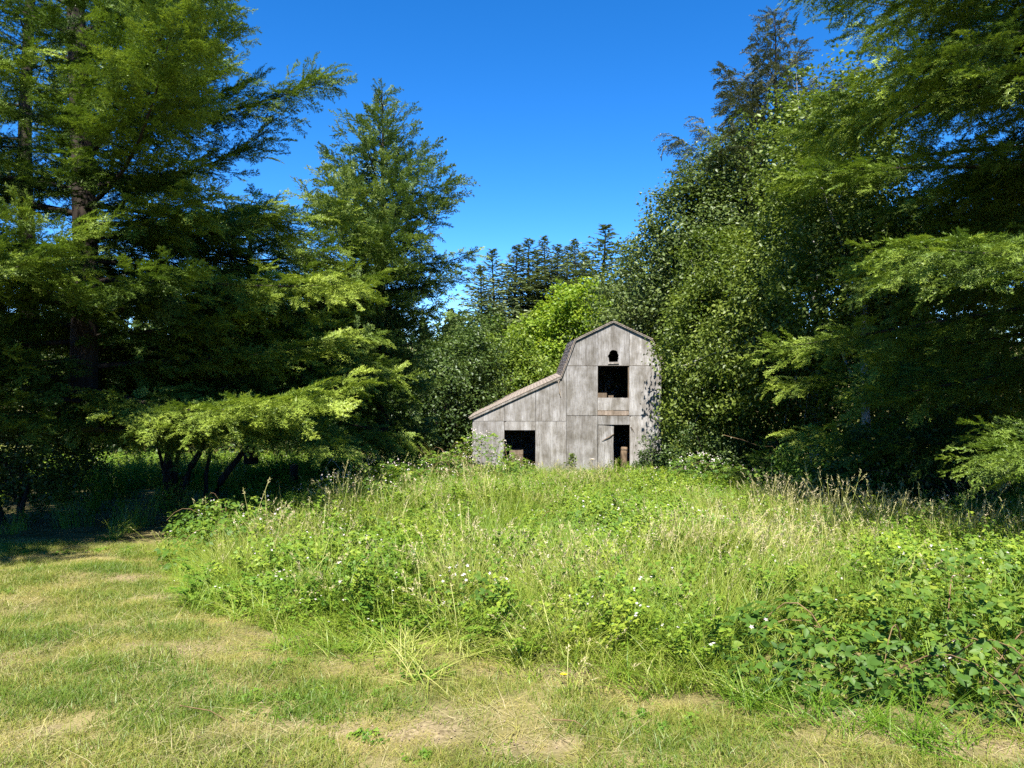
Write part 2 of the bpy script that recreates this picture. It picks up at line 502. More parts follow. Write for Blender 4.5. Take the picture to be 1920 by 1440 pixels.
# tattered strip hanging from the wall
Vt, Ft = tube([(-.32, -.03, 3.86), (-.31, -.05, 3.72), (-.29, -.04, 3.58), (-.27, -.045, 3.40), (-.22, -.03, 3.20)], [.035, .02, .014, .03, .012], 5)
fl = mesh_np('flap', Vt, Ft, M['deadwood'], barn); fl['label'] = 'tattered strip dangling from the wall near the lean-to roof'
Vt, Ft = tube([(-.38, -.03, 3.80), (-.34, -.05, 3.87), (-.28, -.045, 3.86), (-.27, -.03, 3.80)], [.02, .03, .026, .012], 5)
mesh_np('flap', Vt, Ft, M['deadwood'], barn)
# small splinters beside the door head
for a in ((2.50, 2.03, 2.56, 1.90), (2.53, 2.04, 2.66, 1.80)):
    Vt, Ft = tube([(a[0], -.03, a[1]), (a[2], -.045, a[3])], [.012, .005], 4)
    mesh_np('splinter', Vt, Ft, M['timber'], barn)

DEPTH = 6.2
OH = -.07                           # roof overhang towards the camera
def slab(name, x0, z0, x1, z1, th, mat, ya=OH, yb=DEPTH + .15):
    v = Vector((x1 - x0, z1 - z0)); nn = Vector((-v.y, v.x)).normalized() * th
    if nn.y < 0: nn = -nn
    return prism(name, [[(x0, z0), (x1, z1), (x1 + nn.x, z1 + nn.y), (x0 + nn.x, z0 + nn.y)]], ya, yb, mat, barn)

SEGS = [(-3.82, roofz(-3.82), -.20, 4.015), (-.19, 4.02, .335, 5.43), (.335, 5.43, 1.82, 6.15), (1.82, 6.15, 3.30, 5.46), (3.30, 5.46, 3.90, 4.21)]
for sgm in SEGS:
    slab('roof', *sgm, .022, M['timber'], ya=OH + .02)
# rake boards along the front edge of the roof
for (x0, z0, x1, z1) in SEGS:
    v = Vector((x1 - x0, z1 - z0)).normalized(); nn = Vector((-v.y, v.x))
    if nn.y < 0: nn = -nn
    h = .07 if x1 < 0 else .03
    prism('rake_board', [[(x0, z0 - .0), (x0 - nn.x * h, z0 - nn.y * h), (x1 - nn.x * h, z1 - nn.y * h), (x1, z1)]], OH - .005, OH + .018, M['fascia'], barn)
# shingle courses: thin overlapping rows cut into tabs, one raised lip per course
sh = Acc(); rs = np.random.default_rng(3)
for (x0, z0, x1, z1) in SEGS:
    v = np.array([x1 - x0, 0, z1 - z0]); Ls = np.linalg.norm(v); v /= Ls
    nn = np.array([-v[2], 0, v[0]]); nn *= np.sign(nn[2]) or 1
    up = v if z1 > z0 else -v
    base0 = np.array([x0, 0, z0]) if z1 > z0 else np.array([x1, 0, z1])
    nc = int(Ls / .145)
    for c in range(nc):
        s0 = c * Ls / nc - .03; s1 = (c + 1) * Ls / nc + .02
        y = OH - .012
        while y < DEPTH + .16:
            wd = rs.uniform(.26, .34)
            y2 = min(y + wd, DEPTH + .17)
            l = rs.uniform(.020, .032); j = rs.uniform(-.012, .012)
            A = base0 + up * (s0 + j) + nn * (.024 + l); B = base0 + up * s1 + nn * .028
            A0 = base0 + up * (s0 + j) + nn * .022
            q = [A + [0, y + .004, 0], A + [0, y2 - .004, 0], B + [0, y2 - .004, 0], B + [0, y + .004, 0], A0 + [0, y + .004, 0], A0 + [0, y2 - .004, 0], B - nn * .012 + [0, y + .004, 0]]
            sh.add(q[:6], [[0, 1, 2, 3], [4, 5, 1, 0]])
            sh.add([q[4], q[0], q[3], q[6]], [[0, 1, 2, 3]])
            y = y2
sh.build('shingles', M['shingle'], barn, kind='stuff')
# hidden walls, loft and posts
box('side_wall', -3.70, -3.66, .02, DEPTH, HB, 2.39, M['ply'], barn)
box('side_wall', 3.665, 3.70, .02, DEPTH, HB, 4.6, M['ply'], barn)
prism('back_wall', [[(-3.66, HB), (3.66, HB), (3.66, 4.6), (3.30, 5.42), (1.82, 6.11), (.335, 5.38), (-.17, 4.0), (-3.66, 2.38)]], DEPTH - .03, DEPTH, M['ply'], barn)
box('loft_floor', .02, 3.66, .12, DEPTH - .04, 2.40, 2.46, M['timber'], barn)
box('inner_wall', -.03, .0, .5, DEPTH - .04, HB, 3.9, M['timber'], barn)
for x in (.05, 1.9, 3.55):
    box('post', x, x + .1, 3.0, 3.1, HB, 2.40, M['timber'], barn)
box('brace', 1.6, 1.68, 1.1, 1.18, 2.46, 3.55, M['timber'], barn)
box('shelf', 1.26, 1.62, .42, .60, 2.47, 3.34, M['timber'], barn)
box('shelf', 1.70, 1.90, .60, .74, 2.47, 3.24, M['timber'], barn)

def in_barn(x, y, z):
    c, s = math.cos(R(-1.7)), math.sin(R(-1.7))
    return (barn.location.x + x * c - y * s, barn.location.y + x * s + y * c, BZ + z)

ang = np.arange(0, 9) / 8
lp = thing('wooden_post', 'thick brown timber post standing just inside the narrow doorway', 'post', in_barn(2.29, .34, -.1))
Vt, Ft = tube([(0, 0, 0), (.01, 0, .5), (0, .01, 1.0), (.015, 0, 1.30), (.01, 0, 1.31)], [.14, .132, .13, .125, .01], 12)
mesh_np('log', Vt, Ft, M['log'], lp, smooth=True)
Vt, Ft = tube([(.01, 0, 1.20), (.012, 0, 1.24)], [.134, .134], 12)
mesh_np('band', Vt, Ft, M['timber'], lp)
cr_ = thing('wooden_crate', 'brown slatted crate standing inside the lean-to doorway', 'crate', in_barn(-1.98, .40, -.05))
for z in (.3, .52, .74, .96):
    box('slat', -.27, .27, -.2, -.18, z, z + .17, M['timber'], cr_)
for s in (-.25, .21):
    box('corner_post', s, s + .05, -.178, -.13, 0, 1.14, M['timber'], cr_)
    box('corner_post', s, s + .05, .13, .178, 0, 1.14, M['timber'], cr_)
box('back_panel', -.27, .27, .18, .2, .3, 1.14, M['timber'], cr_)

# ------------------------------------------------------------------ trees
def euler_from(X, Y, Z):
    return np.stack([np.arctan2(Y[:, 2], Z[:, 2]), np.arcsin(np.clip(-X[:, 2], -1, 1)), np.arctan2(X[:, 1], X[:, 0])], 1)

def instancer_group(name, sources, keep_mesh):
    ng = bpy.data.node_groups.new(name, 'GeometryNodeTree')
    ng.interface.new_socket('Geometry', in_out='INPUT', socket_type='NodeSocketGeometry')
    ng.interface.new_socket('Geometry', in_out='OUTPUT', socket_type='NodeSocketGeometry')
    gi = ng.nodes.new('NodeGroupInput'); go = ng.nodes.new('NodeGroupOutput')
    jn = ng.nodes.new('GeometryNodeJoinGeometry')
    for s in reversed(sources):
        oi = ng.nodes.new('GeometryNodeObjectInfo'); oi.inputs['Object'].default_value = s
        gt = ng.nodes.new('GeometryNodeGeometryToInstance')
        ng.links.new(oi.outputs['Geometry'], gt.inputs[0]); ng.links.new(gt.outputs[0], jn.inputs[0])
    ip = ng.nodes.new('GeometryNodeInstanceOnPoints'); ip.inputs['Pick Instance'].default_value = True
    def na(nm, ty):
        q = ng.nodes.new('GeometryNodeInputNamedAttribute'); q.data_type = ty; q.inputs['Name'].default_value = nm
        return [x for x in q.outputs if x.enabled and x.name == 'Attribute'][0]
    mp_ = ng.nodes.new('GeometryNodeMeshToPoints')
    ng.links.new(gi.outputs[0], mp_.inputs[0])
    if keep_mesh:
        cmp_ = ng.nodes.new('FunctionNodeCompare'); cmp_.data_type = 'FLOAT'; cmp_.operation = 'GREATER_THAN'
        ng.links.new(na('ispt', 'FLOAT'), cmp_.inputs[0]); cmp_.inputs[1].default_value = .5
        ng.links.new(cmp_.outputs[0], mp_.inputs['Selection'])
    ng.links.new(mp_.outputs[0], ip.inputs['Points']); ng.links.new(jn.outputs[0], ip.inputs['Instance'])
    e2r = ng.nodes.new('FunctionNodeEulerToRotation')
    ng.links.new(na('rot', 'FLOAT_VECTOR'), e2r.inputs[0]); ng.links.new(e2r.outputs[0], ip.inputs['Rotation'])
    ng.links.new(na('scl', 'FLOAT_VECTOR'), ip.inputs['Scale']); ng.links.new(na('idx', 'INT'), ip.inputs['Instance Index'])
    if keep_mesh:
        j2 = ng.nodes.new('GeometryNodeJoinGeometry')
        ng.links.new(gi.outputs[0], j2.inputs[0]); ng.links.new(ip.outputs[0], j2.inputs[0])
        ng.links.new(j2.outputs[0], go.inputs[0])
    else:
        ng.links.new(ip.outputs[0], go.inputs[0])
    return ng

def point_attrs(me, rot, scl, idx, tint):
    a = me.attributes.new('rot', 'FLOAT_VECTOR', 'POINT'); a.data.foreach_set('vector', np.asarray(rot, np.float32).ravel())
    a = me.attributes.new('scl', 'FLOAT_VECTOR', 'POINT'); a.data.foreach_set('vector', np.asarray(scl, np.float32).ravel())
    a = me.attributes.new('idx', 'INT', 'POINT'); a.data.foreach_set('value', np.asarray(idx, np.int32))
    if 'tint' not in me.attributes:
        a = me.attributes.new('tint', 'FLOAT', 'POINT'); a.data.foreach_set('value', np.asarray(tint, np.float32))

def src(name, parts):
    """parts: list of (V, F, tint2, material) -> one unlinked source mesh"""
    me = bpy.data.meshes.new(name)
    off = 0; Vs = []; Fs = []; Ts = []; mi = []; mats = []
    for V, F, t, mm in parts:
        if mm not in mats: mats.append(mm); me.materials.append(mm)
        Vs.append(V); Fs.append(np.asarray(F) + off); Ts.append(t); mi.append(np.full(len(F), mats.index(mm))); off += len(V)
    V = np.concatenate(Vs).astype(np.float32); F = np.concatenate(Fs).astype(np.int32)
    me.vertices.add(len(V)); me.vertices.foreach_set('co', V.ravel())
    me.loops.add(F.size); me.loops.foreach_set('vertex_index', F.ravel())
    me.polygons.add(len(F)); me.polygons.foreach_set('loop_start', np.arange(0, F.size, 3, dtype=np.int32))
    me.polygons.foreach_set('material_index', np.concatenate(mi).astype(np.int32))
    me.update(calc_edges=True)
    a = me.attributes.new('tint2', 'FLOAT', 'POINT'); a.data.foreach_set('value', np.concatenate(Ts).astype(np.float32))
    return bpy.data.objects.new(name, me)

def spray(rng, mat, L=.40, ntw=11, need=.050, nw=.0105, zj=.24, drop=.22):
    """a conifer spray along +X: an axis with side twigs, all set with short needles"""
    Vs = []; ts = []
    def needles(P0, d, l, n, base):
        u = rng.random(n); s = np.where(np.arange(n) % 2 == 0, 1., -1.)
        p = P0 + d * (l * u)[:, None]; p[:, 2] -= drop * l * u ** 2
        up = nrm(np.array([0, 0, 1.]) + rng.normal(0, .35, (n, 3)))
        w = nrm(np.cross(up, d)); a = rng.uniform(.45, 1.05, n)
        nd = nrm(d * np.cos(a)[:, None] + w * (s * np.sin(a))[:, None] + rng.normal(0, .14, (n, 3)))
        wv = nrm(np.cross(up, nd)); ln = need * rng.uniform(.7, 1.25, n) * (1 - .35 * u ** 2)
        ww = (nw * rng.uniform(.8, 1.25, n) * .5)[:, None]
        Vs.append(np.stack([p - wv * ww, p + wv * ww, p + nd * ln[:, None]], 1))
        ts.append(base + .14 * (u - .5) + rng.normal(0, .05, n))
    needles(np.zeros(3), np.array([1., 0, .02]), L, 26, 0.0)
    for k in range(ntw):
        u = .08 + .86 * (k + rng.random() * .7) / ntw; sd = 1 if k % 2 == 0 else -1
        a = rng.uniform(.45, .85); l = L * (.46 - .32 * u) * rng.uniform(.6, 1.35)
        d = nrm(np.array([math.cos(a), sd * math.sin(a), rng.normal(0, zj)]))
        needles(np.array([L * u, 0, -drop * L * u * u]), d, l, int(6 + l * 130), rng.normal(0, .06))
    V = np.concatenate(Vs).reshape(-1, 3); t = np.repeat(np.concatenate(ts), 3)
    return (V, np.arange(len(V)).reshape(-1, 3), t, mat)

rsp = np.random.default_rng(77)
SPR = {}
for key, mm, kw in (('redwood', 'redwood_spray', {}), ('redwood_blue', 'conifer_spray', dict(zj=.45, need=.05, nw=.0145)), ('dry_spruce', 'dry_spray', dict(zj=.5, drop=.8, need=.05, nw=.016))):
    SPR[key] = instancer_group(key + '_sprays', [src('needle_spray', [spray(rsp, M[mm], **kw)]) for _ in range(5)], True)

def conifer(name, label, loc, H, h0, Lfun, elfun, nbr, seed, mat, trunk_r, group=None, leaf=(.135, .030), bsp=.13, lsp=.024, blf=.30,
            droop=.10, tip=.12, sag=.16, az_keep=None, lean=(0, 0), cat='tree', twig=True, thick=.20, hang=.22, bark=None, zskip=None, spk=None, ssp=.15, ssc=1.0):
    rng = np.random.default_rng(seed)
    t = thing(name, label, cat, loc, 0, group)
    acc = Acc(); wd = Acc(); SP = []; SR = []; SS = []; ST = []
    zs = np.linspace(-.25, H, 14)
    tx = lean[0] * (zs / H) ** 1.3 + .06 * np.sin(zs * .6 + seed); ty = lean[1] * (zs / H) ** 1.3 + .06 * np.cos(zs * .5 + seed)
    rad = trunk_r * np.clip(1 - zs / H * .97, .03, 1) ** .85
    rad[0] *= 1.35; rad[1] *= 1.08
    Vt, Ft = tube(np.stack([tx, ty, zs], 1), rad, 10)
    mesh_np('trunk', Vt, Ft, bark or M['bark'], t, smooth=True)
    hh = h0 + (H - h0) * (np.arange(nbr) + rng.random(nbr)) / nbr
    az = (np.arange(nbr) * 2.399963 + rng.normal(0, .35, nbr)) % (2 * PI)
    for h, a in zip(hh, az):
        u = h / H
        L = Lfun(u) * rng.uniform(.66, 1.12) * (float(az_keep(a, u)) if az_keep is not None else 1.0)
        if L < .12: continue
        e = elfun(u) + rng.normal(0, .08)
        P0 = np.array([np.interp(h, zs, tx), np.interp(h, zs, ty), h])
        dr = droop * rng.uniform(.5, 1.5); tp = tip * rng.uniform(.4, 1.5)
        ch = np.array([math.cos(a), math.sin(a), 0.]); si = np.array([-math.sin(a), math.cos(a), 0.])
        cv = rng.normal(0, .10)
        def P(s):
            s = s[:, None]
            return P0 + L * (ch * s * math.cos(e) + si * cv * s * s + np.array([0, 0, 1.]) * (s * math.sin(e) - dr * s * s * 2 + tp * s ** 3 * 2))
        if twig:
            sp = np.linspace(0, .97, 7)
            Vt, Ft = tube(P(sp), np.linspace(.012 + .010 * L, .004, 7), 4)
            wd.add(Vt, Ft)
        nb = max(4, int(L / bsp) * 2)
        s = np.clip(.10 + .9 * (np.arange(nb) + rng.random(nb)) / nb, 0, 1)
        side = np.where(np.arange(nb) % 2 == 0, 1., -1.)
        C = P(s); T = nrm(P(np.minimum(s + .03, 1.03)) - P(s - .03))
        S = nrm(np.cross(T, np.array([0, 0, 1.]))); U = np.cross(S, T)
        env = np.sin(PI * np.clip(.10 + .82 * s, 0, 1)) ** .8
        bl = np.maximum(blf * L * env, .10) * rng.uniform(.6, 1.2, nb)
        bl = np.minimum(bl, 1.25)
        phi = (1.0 - .6 * s ** 2) + rng.normal(0, .15, nb)
        D = T * np.cos(phi)[:, None] + S * (side * np.sin(phi))[:, None] + U * rng.normal(.02, thick, nb)[:, None]
        D = nrm(D)
        if spk:
            bl = np.minimum(bl, .95)
            ns = np.maximum(1, np.round(bl / ssp).astype(int)); js = np.repeat(np.arange(nb), ns)
            kk = np.arange(len(js)) - np.repeat(np.cumsum(ns) - ns, ns)
            uu = (kk + .35 + .5 * rng.random(len(js))) / ns[js]
            last = kk == ns[js] - 1
            yaw = np.where(last, rng.normal(0, .2, len(js)), np.where(kk % 2 == 0, 1, -1) * rng.uniform(.4, .95, len(js)))
            Wd = nrm(np.cross(U[js], D[js]))
            Xs = nrm(D[js] * np.cos(yaw)[:, None] + Wd * np.sin(yaw)[:, None] + U[js] * rng.normal(.05, .26, len(js))[:, None] - np.array([0, 0, 1.]) * (hang * rng.random(len(js)))[:, None])
            Zs = nrm(U[js] + rng.normal(0, .30, (len(js), 3))); Ys = nrm(np.cross(Zs, Xs)); Zs = np.cross(Xs, Ys)
            ps = C[js] + D[js] * (bl[js] * uu)[:, None]; ps[:, 2] -= sag * bl[js] * uu ** 2
            SP.append(ps + rng.normal(0, .02, ps.shape)); SR.append(euler_from(Xs, Ys, Zs))
            SS.append(ssc * rng.uniform(.7, 1.2, len(js)) * np.minimum(1, .6 + .25 * L))
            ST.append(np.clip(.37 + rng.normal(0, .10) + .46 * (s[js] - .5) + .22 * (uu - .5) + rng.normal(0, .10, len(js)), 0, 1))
            continue
        nl = np.maximum(3, (bl / lsp).astype(int))
        ib = np.repeat(np.arange(nb), nl)
        k = np.arange(len(ib)) - np.repeat(np.cumsum(nl) - nl, nl)
        u2 = (k + rng.random(len(ib))) / nl[ib]
        B = bl[ib]
        pos = C[ib] + D[ib] * (B * u2)[:, None]
        pos[:, 2] -= sag * B * u2 ** 2
        pos += rng.normal(0, .018, pos.shape) * [1, 1, 1.3]
        sd2 = np.where(k % 2 == 0, 1., -1.)
        W = nrm(np.cross(U[ib], D[ib]))
        ang = rng.uniform(.35, .95, len(ib)) * (1 - .5 * u2 ** 3)
        ld = D[ib] * np.cos(ang)[:, None] + W * (sd2 * np.sin(ang))[:, None] + rng.normal(0, .16, pos.shape)
        ld[:, 2] -= hang * rng.random(len(ib))
        ld = nrm(ld)
        nor = nrm(U[ib] + rng.normal(0, .35, pos.shape))
        wv = nrm(np.cross(nor, ld))
        ll = leaf[0] * rng.uniform(.6, 1.25, len(ib)) * np.minimum(1, .55 + B * .8); ww = leaf[1] * rng.uniform(.7, 1.2, len(ib))
        a0 = pos - wv * (ww * .5)[:, None]; a1 = pos + wv * (ww * .5)[:, None]; a2 = pos + ld * ll[:, None]
        Vv = np.stack([a0, a1, a2], 1)
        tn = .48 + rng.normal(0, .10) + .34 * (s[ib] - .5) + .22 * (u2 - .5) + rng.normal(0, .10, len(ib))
        acc.add(Vv, np.arange(len(ib) * 3).reshape(-1, 3), np.repeat(np.clip(tn, 0, 1), 3))
    if twig and wd.n: wd.build('branches', bark or M['bark'], t, kind='stuff')
    if spk:
        # a few needles of the crown as plain triangles, the sprays as geometry set on loose points of the same mesh
        ps = np.concatenate(SP); er = np.concatenate(SR); sc_ = np.concatenate(SS); tt = np.concatenate(ST)
        pk = rng.choice(len(ps), min(6000, len(ps)))
        d0 = nrm(rng.normal(0, 1, (len(pk), 3)) * [1, 1, .4]); w0 = nrm(np.cross(d0, [0, 0, 1.])) * .012
        Vv = np.stack([ps[pk] - w0, ps[pk] + w0, ps[pk] + d0 * .11], 1).reshape(-1, 3); nv = len(Vv)
        allv = np.concatenate([Vv, ps])
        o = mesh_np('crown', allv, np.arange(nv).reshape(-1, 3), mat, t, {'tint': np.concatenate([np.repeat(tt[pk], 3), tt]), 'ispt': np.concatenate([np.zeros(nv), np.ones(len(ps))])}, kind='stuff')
        z3 = np.zeros((nv, 3))
        point_attrs(o.data, np.concatenate([z3, er]), np.concatenate([z3, np.repeat(sc_[:, None], 3, 1)]), np.concatenate([np.zeros(nv), rng.integers(0, 5, len(ps))]), None)
        md = o.modifiers.new('sprays', 'NODES'); md.node_group = SPR[spk]
        print('SPRAYS', label[:40], len(ps))
    else:
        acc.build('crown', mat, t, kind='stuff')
    return t

def leaf_cloud(rng, C, cid, ncl, size, outward, upw=.8, jit=.75, asp=.62):
    """kite shaped leaves, two triangles each, folded a little along the midrib"""
    N = len(C)
    nor = nrm(outward * .55 + np.array([0, 0, upw]) + rng.normal(0, jit, (N, 3)))
    d0 = rng.normal(0, 1, (N, 3)); d0[:, 2] -= .5
    ld = nrm(d0 - nor * np.sum(d0 * nor, 1)[:, None])
    wv = np.cross(nor, ld)
    l = size * rng.uniform(.6, 1.3, N)[:, None]
    fold = nor * l * .12
    v0 = C - ld * l * .5; v2 = C + ld * l * .5
    v1 = C + wv * l * asp * .5 - ld * l * .08 + fold; v3 = C - wv * l * asp * .5 - ld * l * .08 + fold
    V = np.stack([v0, v1, v2, v3], 1).reshape(-1, 3)
    i = np.arange(N)[:, None] * 4
    F = np.concatenate([i + [0, 1, 2], i + [0, 2, 3]], 0)
    return V, F

def leafy(name, label, loc, blobs, ncl, per, clr, size, seed, mat, trunk=(.14, 3.0), bark=None, group=None, cat='tree', limbs=14, stems=1, shell=.30, tint=.45, part='crown', spread=.3, flat=.75):
    rng = np.random.default_rng(seed)
    t = thing(name, label, cat, loc, 0, group)
    bl = np.array(blobs, float)
    wt = (bl[:, 3] * bl[:, 4] * bl[:, 5]) ** (2 / 3); wt /= wt.sum()
    bi = rng.choice(len(bl), ncl, p=wt)
    dv = nrm(rng.normal(0, 1, (ncl, 3)))
    th = np.arctan2(dv[:, 1], dv[:, 0])
    lump = 1 + .34 * (vnoise(th * 1.6 + bi * 7.3, dv[:, 2] * 3.1 + 11, seed) - .5) * 2
    rr = rng.random(ncl) ** shell * lump
    cc = bl[bi, :3] + dv * rr[:, None] * bl[bi, 3:]
    # drop what lies deep inside another lobe: it would never be seen
    q = np.min(np.linalg.norm((cc[:, None, :] - bl[None, :, :3]) / bl[None, :, 3:], axis=2), axis=1)
    cc = cc[(q > .45)]; nC = len(cc)
    if nC == 0: return t
    mid = bl[:, :3].mean(0)
    ci = np.repeat(np.arange(nC), per)
    r = clr * rng.uniform(.6, 1.35, nC)
    loc_ = np.clip(rng.normal(0, .55, (len(ci), 3)), -.95, .95); loc_[:, 2] *= flat
    pos = cc[ci] + loc_ * r[ci][:, None]
    ov = nrm(pos - mid)
    V, F = leaf_cloud(rng, pos, ci, nC, size, ov)
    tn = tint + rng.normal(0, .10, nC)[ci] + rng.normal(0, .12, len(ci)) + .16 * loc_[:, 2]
    keep = pos[:, 2] > .02
    if trunk:
        wd = Acc(); r0, h = trunk
        for sidx in range(stems):
            an = sidx * 2.4 + seed
            off = np.array([math.cos(an), math.sin(an), 0]) * (spread if stems > 1 else 0)
            ps = [np.array([0, 0, -.3]) + off * .4, off * .9 + [0, 0, h * .4], off * 1.9 + [.1 * math.sin(seed), .1, h]]
            top = ps[-1]
            Vt, Ft = tube(ps + [top + (mid - top) * .6], [r0 * 1.25, r0, r0 * .7, r0 * .35], 8)
            wd.add(Vt, Ft)
        mesh_np('trunk', *wd.get()[:2], bark or M['bark'], t, smooth=True, **({'kind': 'stuff'} if stems > 1 else {}))
        lb = Acc()
        for j in rng.choice(nC, min(limbs, nC), replace=False):
            b0 = np.array([0, 0, h * rng.uniform(.45, 1.0)]); e0 = cc[j]
            m_ = (b0 + e0) / 2 + rng.normal(0, .15, 3) + [0, 0, .15]
            ts = np.linspace(0, 1, 6)[:, None]
            pp = b0 * (1 - ts) ** 2 + 2 * m_ * ts * (1 - ts) + e0 * ts ** 2
            Vt, Ft = tube(pp, np.linspace(r0 * .42, .008, 6), 5)
            lb.add(Vt, Ft)
        lb.build('branches', bark or M['bark'], t, kind='stuff')
    tt = np.clip(tn, 0, 1)
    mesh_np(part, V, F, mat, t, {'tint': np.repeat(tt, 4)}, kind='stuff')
    return t

def G(x, y, dz=0.0):
    return (x, y, float(gz(x, y)) + dz)

def prof(*pts):
    xs, ys = zip(*pts)
    return lambda u: float(np.interp(u, xs, ys))

# --- left: the big redwood whose dark trunk shows, one behind it, one beside the camera's edge
conifer('redwood_tree', 'tall redwood with a thick dark trunk and long layered boughs, left of the sky gap', G(sx(150, 13), 13.0), 17.0, 1.75,
        prof((0, 4.0), (.12, 4.6), (.3, 4.4), (.36, 5.0), (.42, 4.2), (.48, 3.4), (.56, 2.9), (.8, 2.2), (1, .4)), prof((0, .02), (.25, .06), (.45, .28), (.7, .5), (1, .9)),
        122, 11, M['redwood'], .27, spk='redwood', ssc=1.05, blf=.29, bsp=.19, ssp=.135, droop=.09, tip=.13, lean=(.25, 0),
        az_keep=lambda a, u: (.16 if (u > .30 and abs((a - 4.60 + PI) % (2 * PI) - PI) < .6) else 1) * (.55 if (u > .34 and math.cos(a) < -.2) else 1) * (.75 if u > .64 else 1))
conifer('redwood_tree', 'slimmer redwood behind the thick-trunked one, trunk showing at the photo edge', G(sx(50, 17), 17.0), 18.0, 2.5,
        prof((0, 3.8), (.3, 4.2), (.6, 3.6), (1, .4)), prof((0, .0), (.4, .15), (.7, .4), (1, .9)), 60, 12, M['redwood'], .24, spk='redwood', ssc=1.25, ssp=.2, bsp=.26, blf=.28, leaf=(.17, .05), lean=(.4, 0), az_keep=lambda a, u: .6 if (u > .35 and -.2 < math.cos(a)) else 1)
conifer('redwood_tree', 'near redwood whose sunlit boughs enter at the upper left corner', G(-10.3, 8.2), 14.0, 1.8,
        prof((0, 4.4), (.3, 4.4), (.6, 3.6), (1, .4)), prof((0, .05), (.4, .15), (.7, .4), (1, .9)), 92, 13, M['redwood'], .24, spk='redwood', bsp=.21, ssp=.15, blf=.28, leaf=(.14, .036),
        az_keep=lambda a, u: (.85 if u > .45 else 1) if math.cos(a) > -.3 else 0)
# --- centre left
conifer('conifer_tree', 'open crowned blue-green conifer standing against the sky, left of the barn', G(sx(716, 22.5), 22.5), 12.0, 1.5,
        prof((0, 3.7), (.2, 3.9), (.45, 3.7), (.62, 2.8), (.78, 1.75), (.9, .95), (1, .2)), prof((0, -.02), (.25, .05), (.45, .2), (.65, .38), (.85, .6), (1, 1.2)),
        128, 14, M['redwood_blue'], .20, thick=.3, spk='redwood_blue', blf=.27, ssc=1.2, ssp=.19, bsp=.24, lsp=.023, leaf=(.16, .044), droop=.06, tip=.16,
        az_keep=lambda a, u: (1 if (math.cos(a) < .1 or u > .70) else (.42 if u < .3 else (.62 if u < .48 else (.78 if math.sin(a) > .35 else 1.05)))))
conifer('redwood_tree', 'low boughed redwood filling the shade between the tall redwood and the open conifer', G(sx(470, 18.5), 18.5), 7.6, 2.15,
        prof((0, 4.4), (.4, 4.3), (.75, 2.8), (1, .5)), prof((0, -.04), (.5, .04), (1, .3)), 88, 15, M['redwood'], .20, spk='redwood', ssc=1.25, ssp=.2, bsp=.25, lsp=.026, leaf=(.17, .046), tip=.08, blf=.28)
# --- right: boughs hanging in from trunks beyond the frame
conifer('redwood_tree', 'near redwood whose drooping boughs hang in from beyond the right edge', G(8.9, 10.4), 16.0, 1.4,
        prof((0, 3.2), (.2, 4.3), (.35, 5.0), (.5, 4.8), (.6, 4.6), (.8, 3.0), (1, .4)), prof((0, -.05), (.3, -.02), (.5, .10), (.75, .35), (1, .9)), 112, 21, M['redwood'], .30,
        spk='redwood', blf=.28, bsp=.20, ssp=.145, lsp=.0145, leaf=(.115, .023), droop=.14, tip=.06, hang=.25, sag=.26, az_keep=lambda a, u: (.55 if u > .62 else 1) if math.cos(a) < .3 else 0)
conifer('redwood_tree', 'shaded redwood behind the drooping boughs, darkening the right edge', G(11.2, 15.5), 17.0, 1.2,
        prof((0, 4.6), (.3, 5.0), (.6, 4.6), (.8, 3.0), (1, .4)), prof((0, -.05), (.3, -.0), (.5, .12), (.75, .35), (1, .9)), 92, 22, M['redwood'], .30,
        spk='redwood', ssc=1.25, ssp=.19, bsp=.25, lsp=.024, blf=.28, droop=.13, tip=.06, hang=.4, sag=.26, az_keep=lambda a, u: (.6 if u > .6 else 1) if math.cos(a) < .4 else 0)
conifer('spruce_tree', 'ragged brownish spruce top poking up above the leafy trees on the right', G(sx(1448, 33.5), 33.5), 20.6, 8.5,
        prof((0, 5.6), (.45, 5.6), (.7, 4.2), (.85, 1.9), (1, .25)), prof((0, .0), (.6, .25), (.8, .45), (1, 1.1)), 90, 23, M['dry_spruce'], .24,
        spk='dry_spruce', ssc=1.6, ssp=.26, bsp=.32, lsp=.05, blf=.24, droop=.02, tip=.14, hang=.7, sag=.45)

# --- right: the leafy wall of alders beside the barn
leafy('alder_tree', 'broad leafy alder growing against the right side of the barn', G(sx(1370, 25.5), 25.5), [(0, 0, 4.6, 2.5, 2.6, 3.4), (.1, .6, 7.0, 1.8, 1.9, 2.2), (-1.2, -.6, 2.6, 1.3, 1.5, 2.2), (1.0, -.8, 2.6, 2.2, 1.9, 2.4)],
      1100, 54, .46, .135, 31, M['alder'], (.17, 4.5), M['grey_bark'], limbs=24)
leafy('alder_tree', 'tall bright leaved alder with pale limbs, right of the barn and beneath the spruce top', G(sx(1530, 22), 22.0), [(0, 0, 6.2, 2.6, 2.5, 3.4), (-1.4, .3, 4.0, 2.2, 2.0, 2.6), (.1, -.6, 9.6, 2.0, 1.9, 2.6), (1.4, 0, 3.6, 2.0, 2.0, 3.0)],
      1250, 54, .44, .13, 32, M['alder'], (.16, 6.0), M['grey_bark'], limbs=26, tint=.50)
leafy('willow_tree', 'grey-green willow rising behind the barn roof on its right', G(sx(1225, 36), 36.0), [(0, 0, 6.0, 3.0, 3.0, 5.2), (-1.2, 0, 3.5, 2.4, 2.4, 3.4), (1.6, 0, 8.0, 2.4, 2.4, 3.4)],
      950, 48, .58, .18, 33, M['willow'], (.18, 5.0), limbs=18)
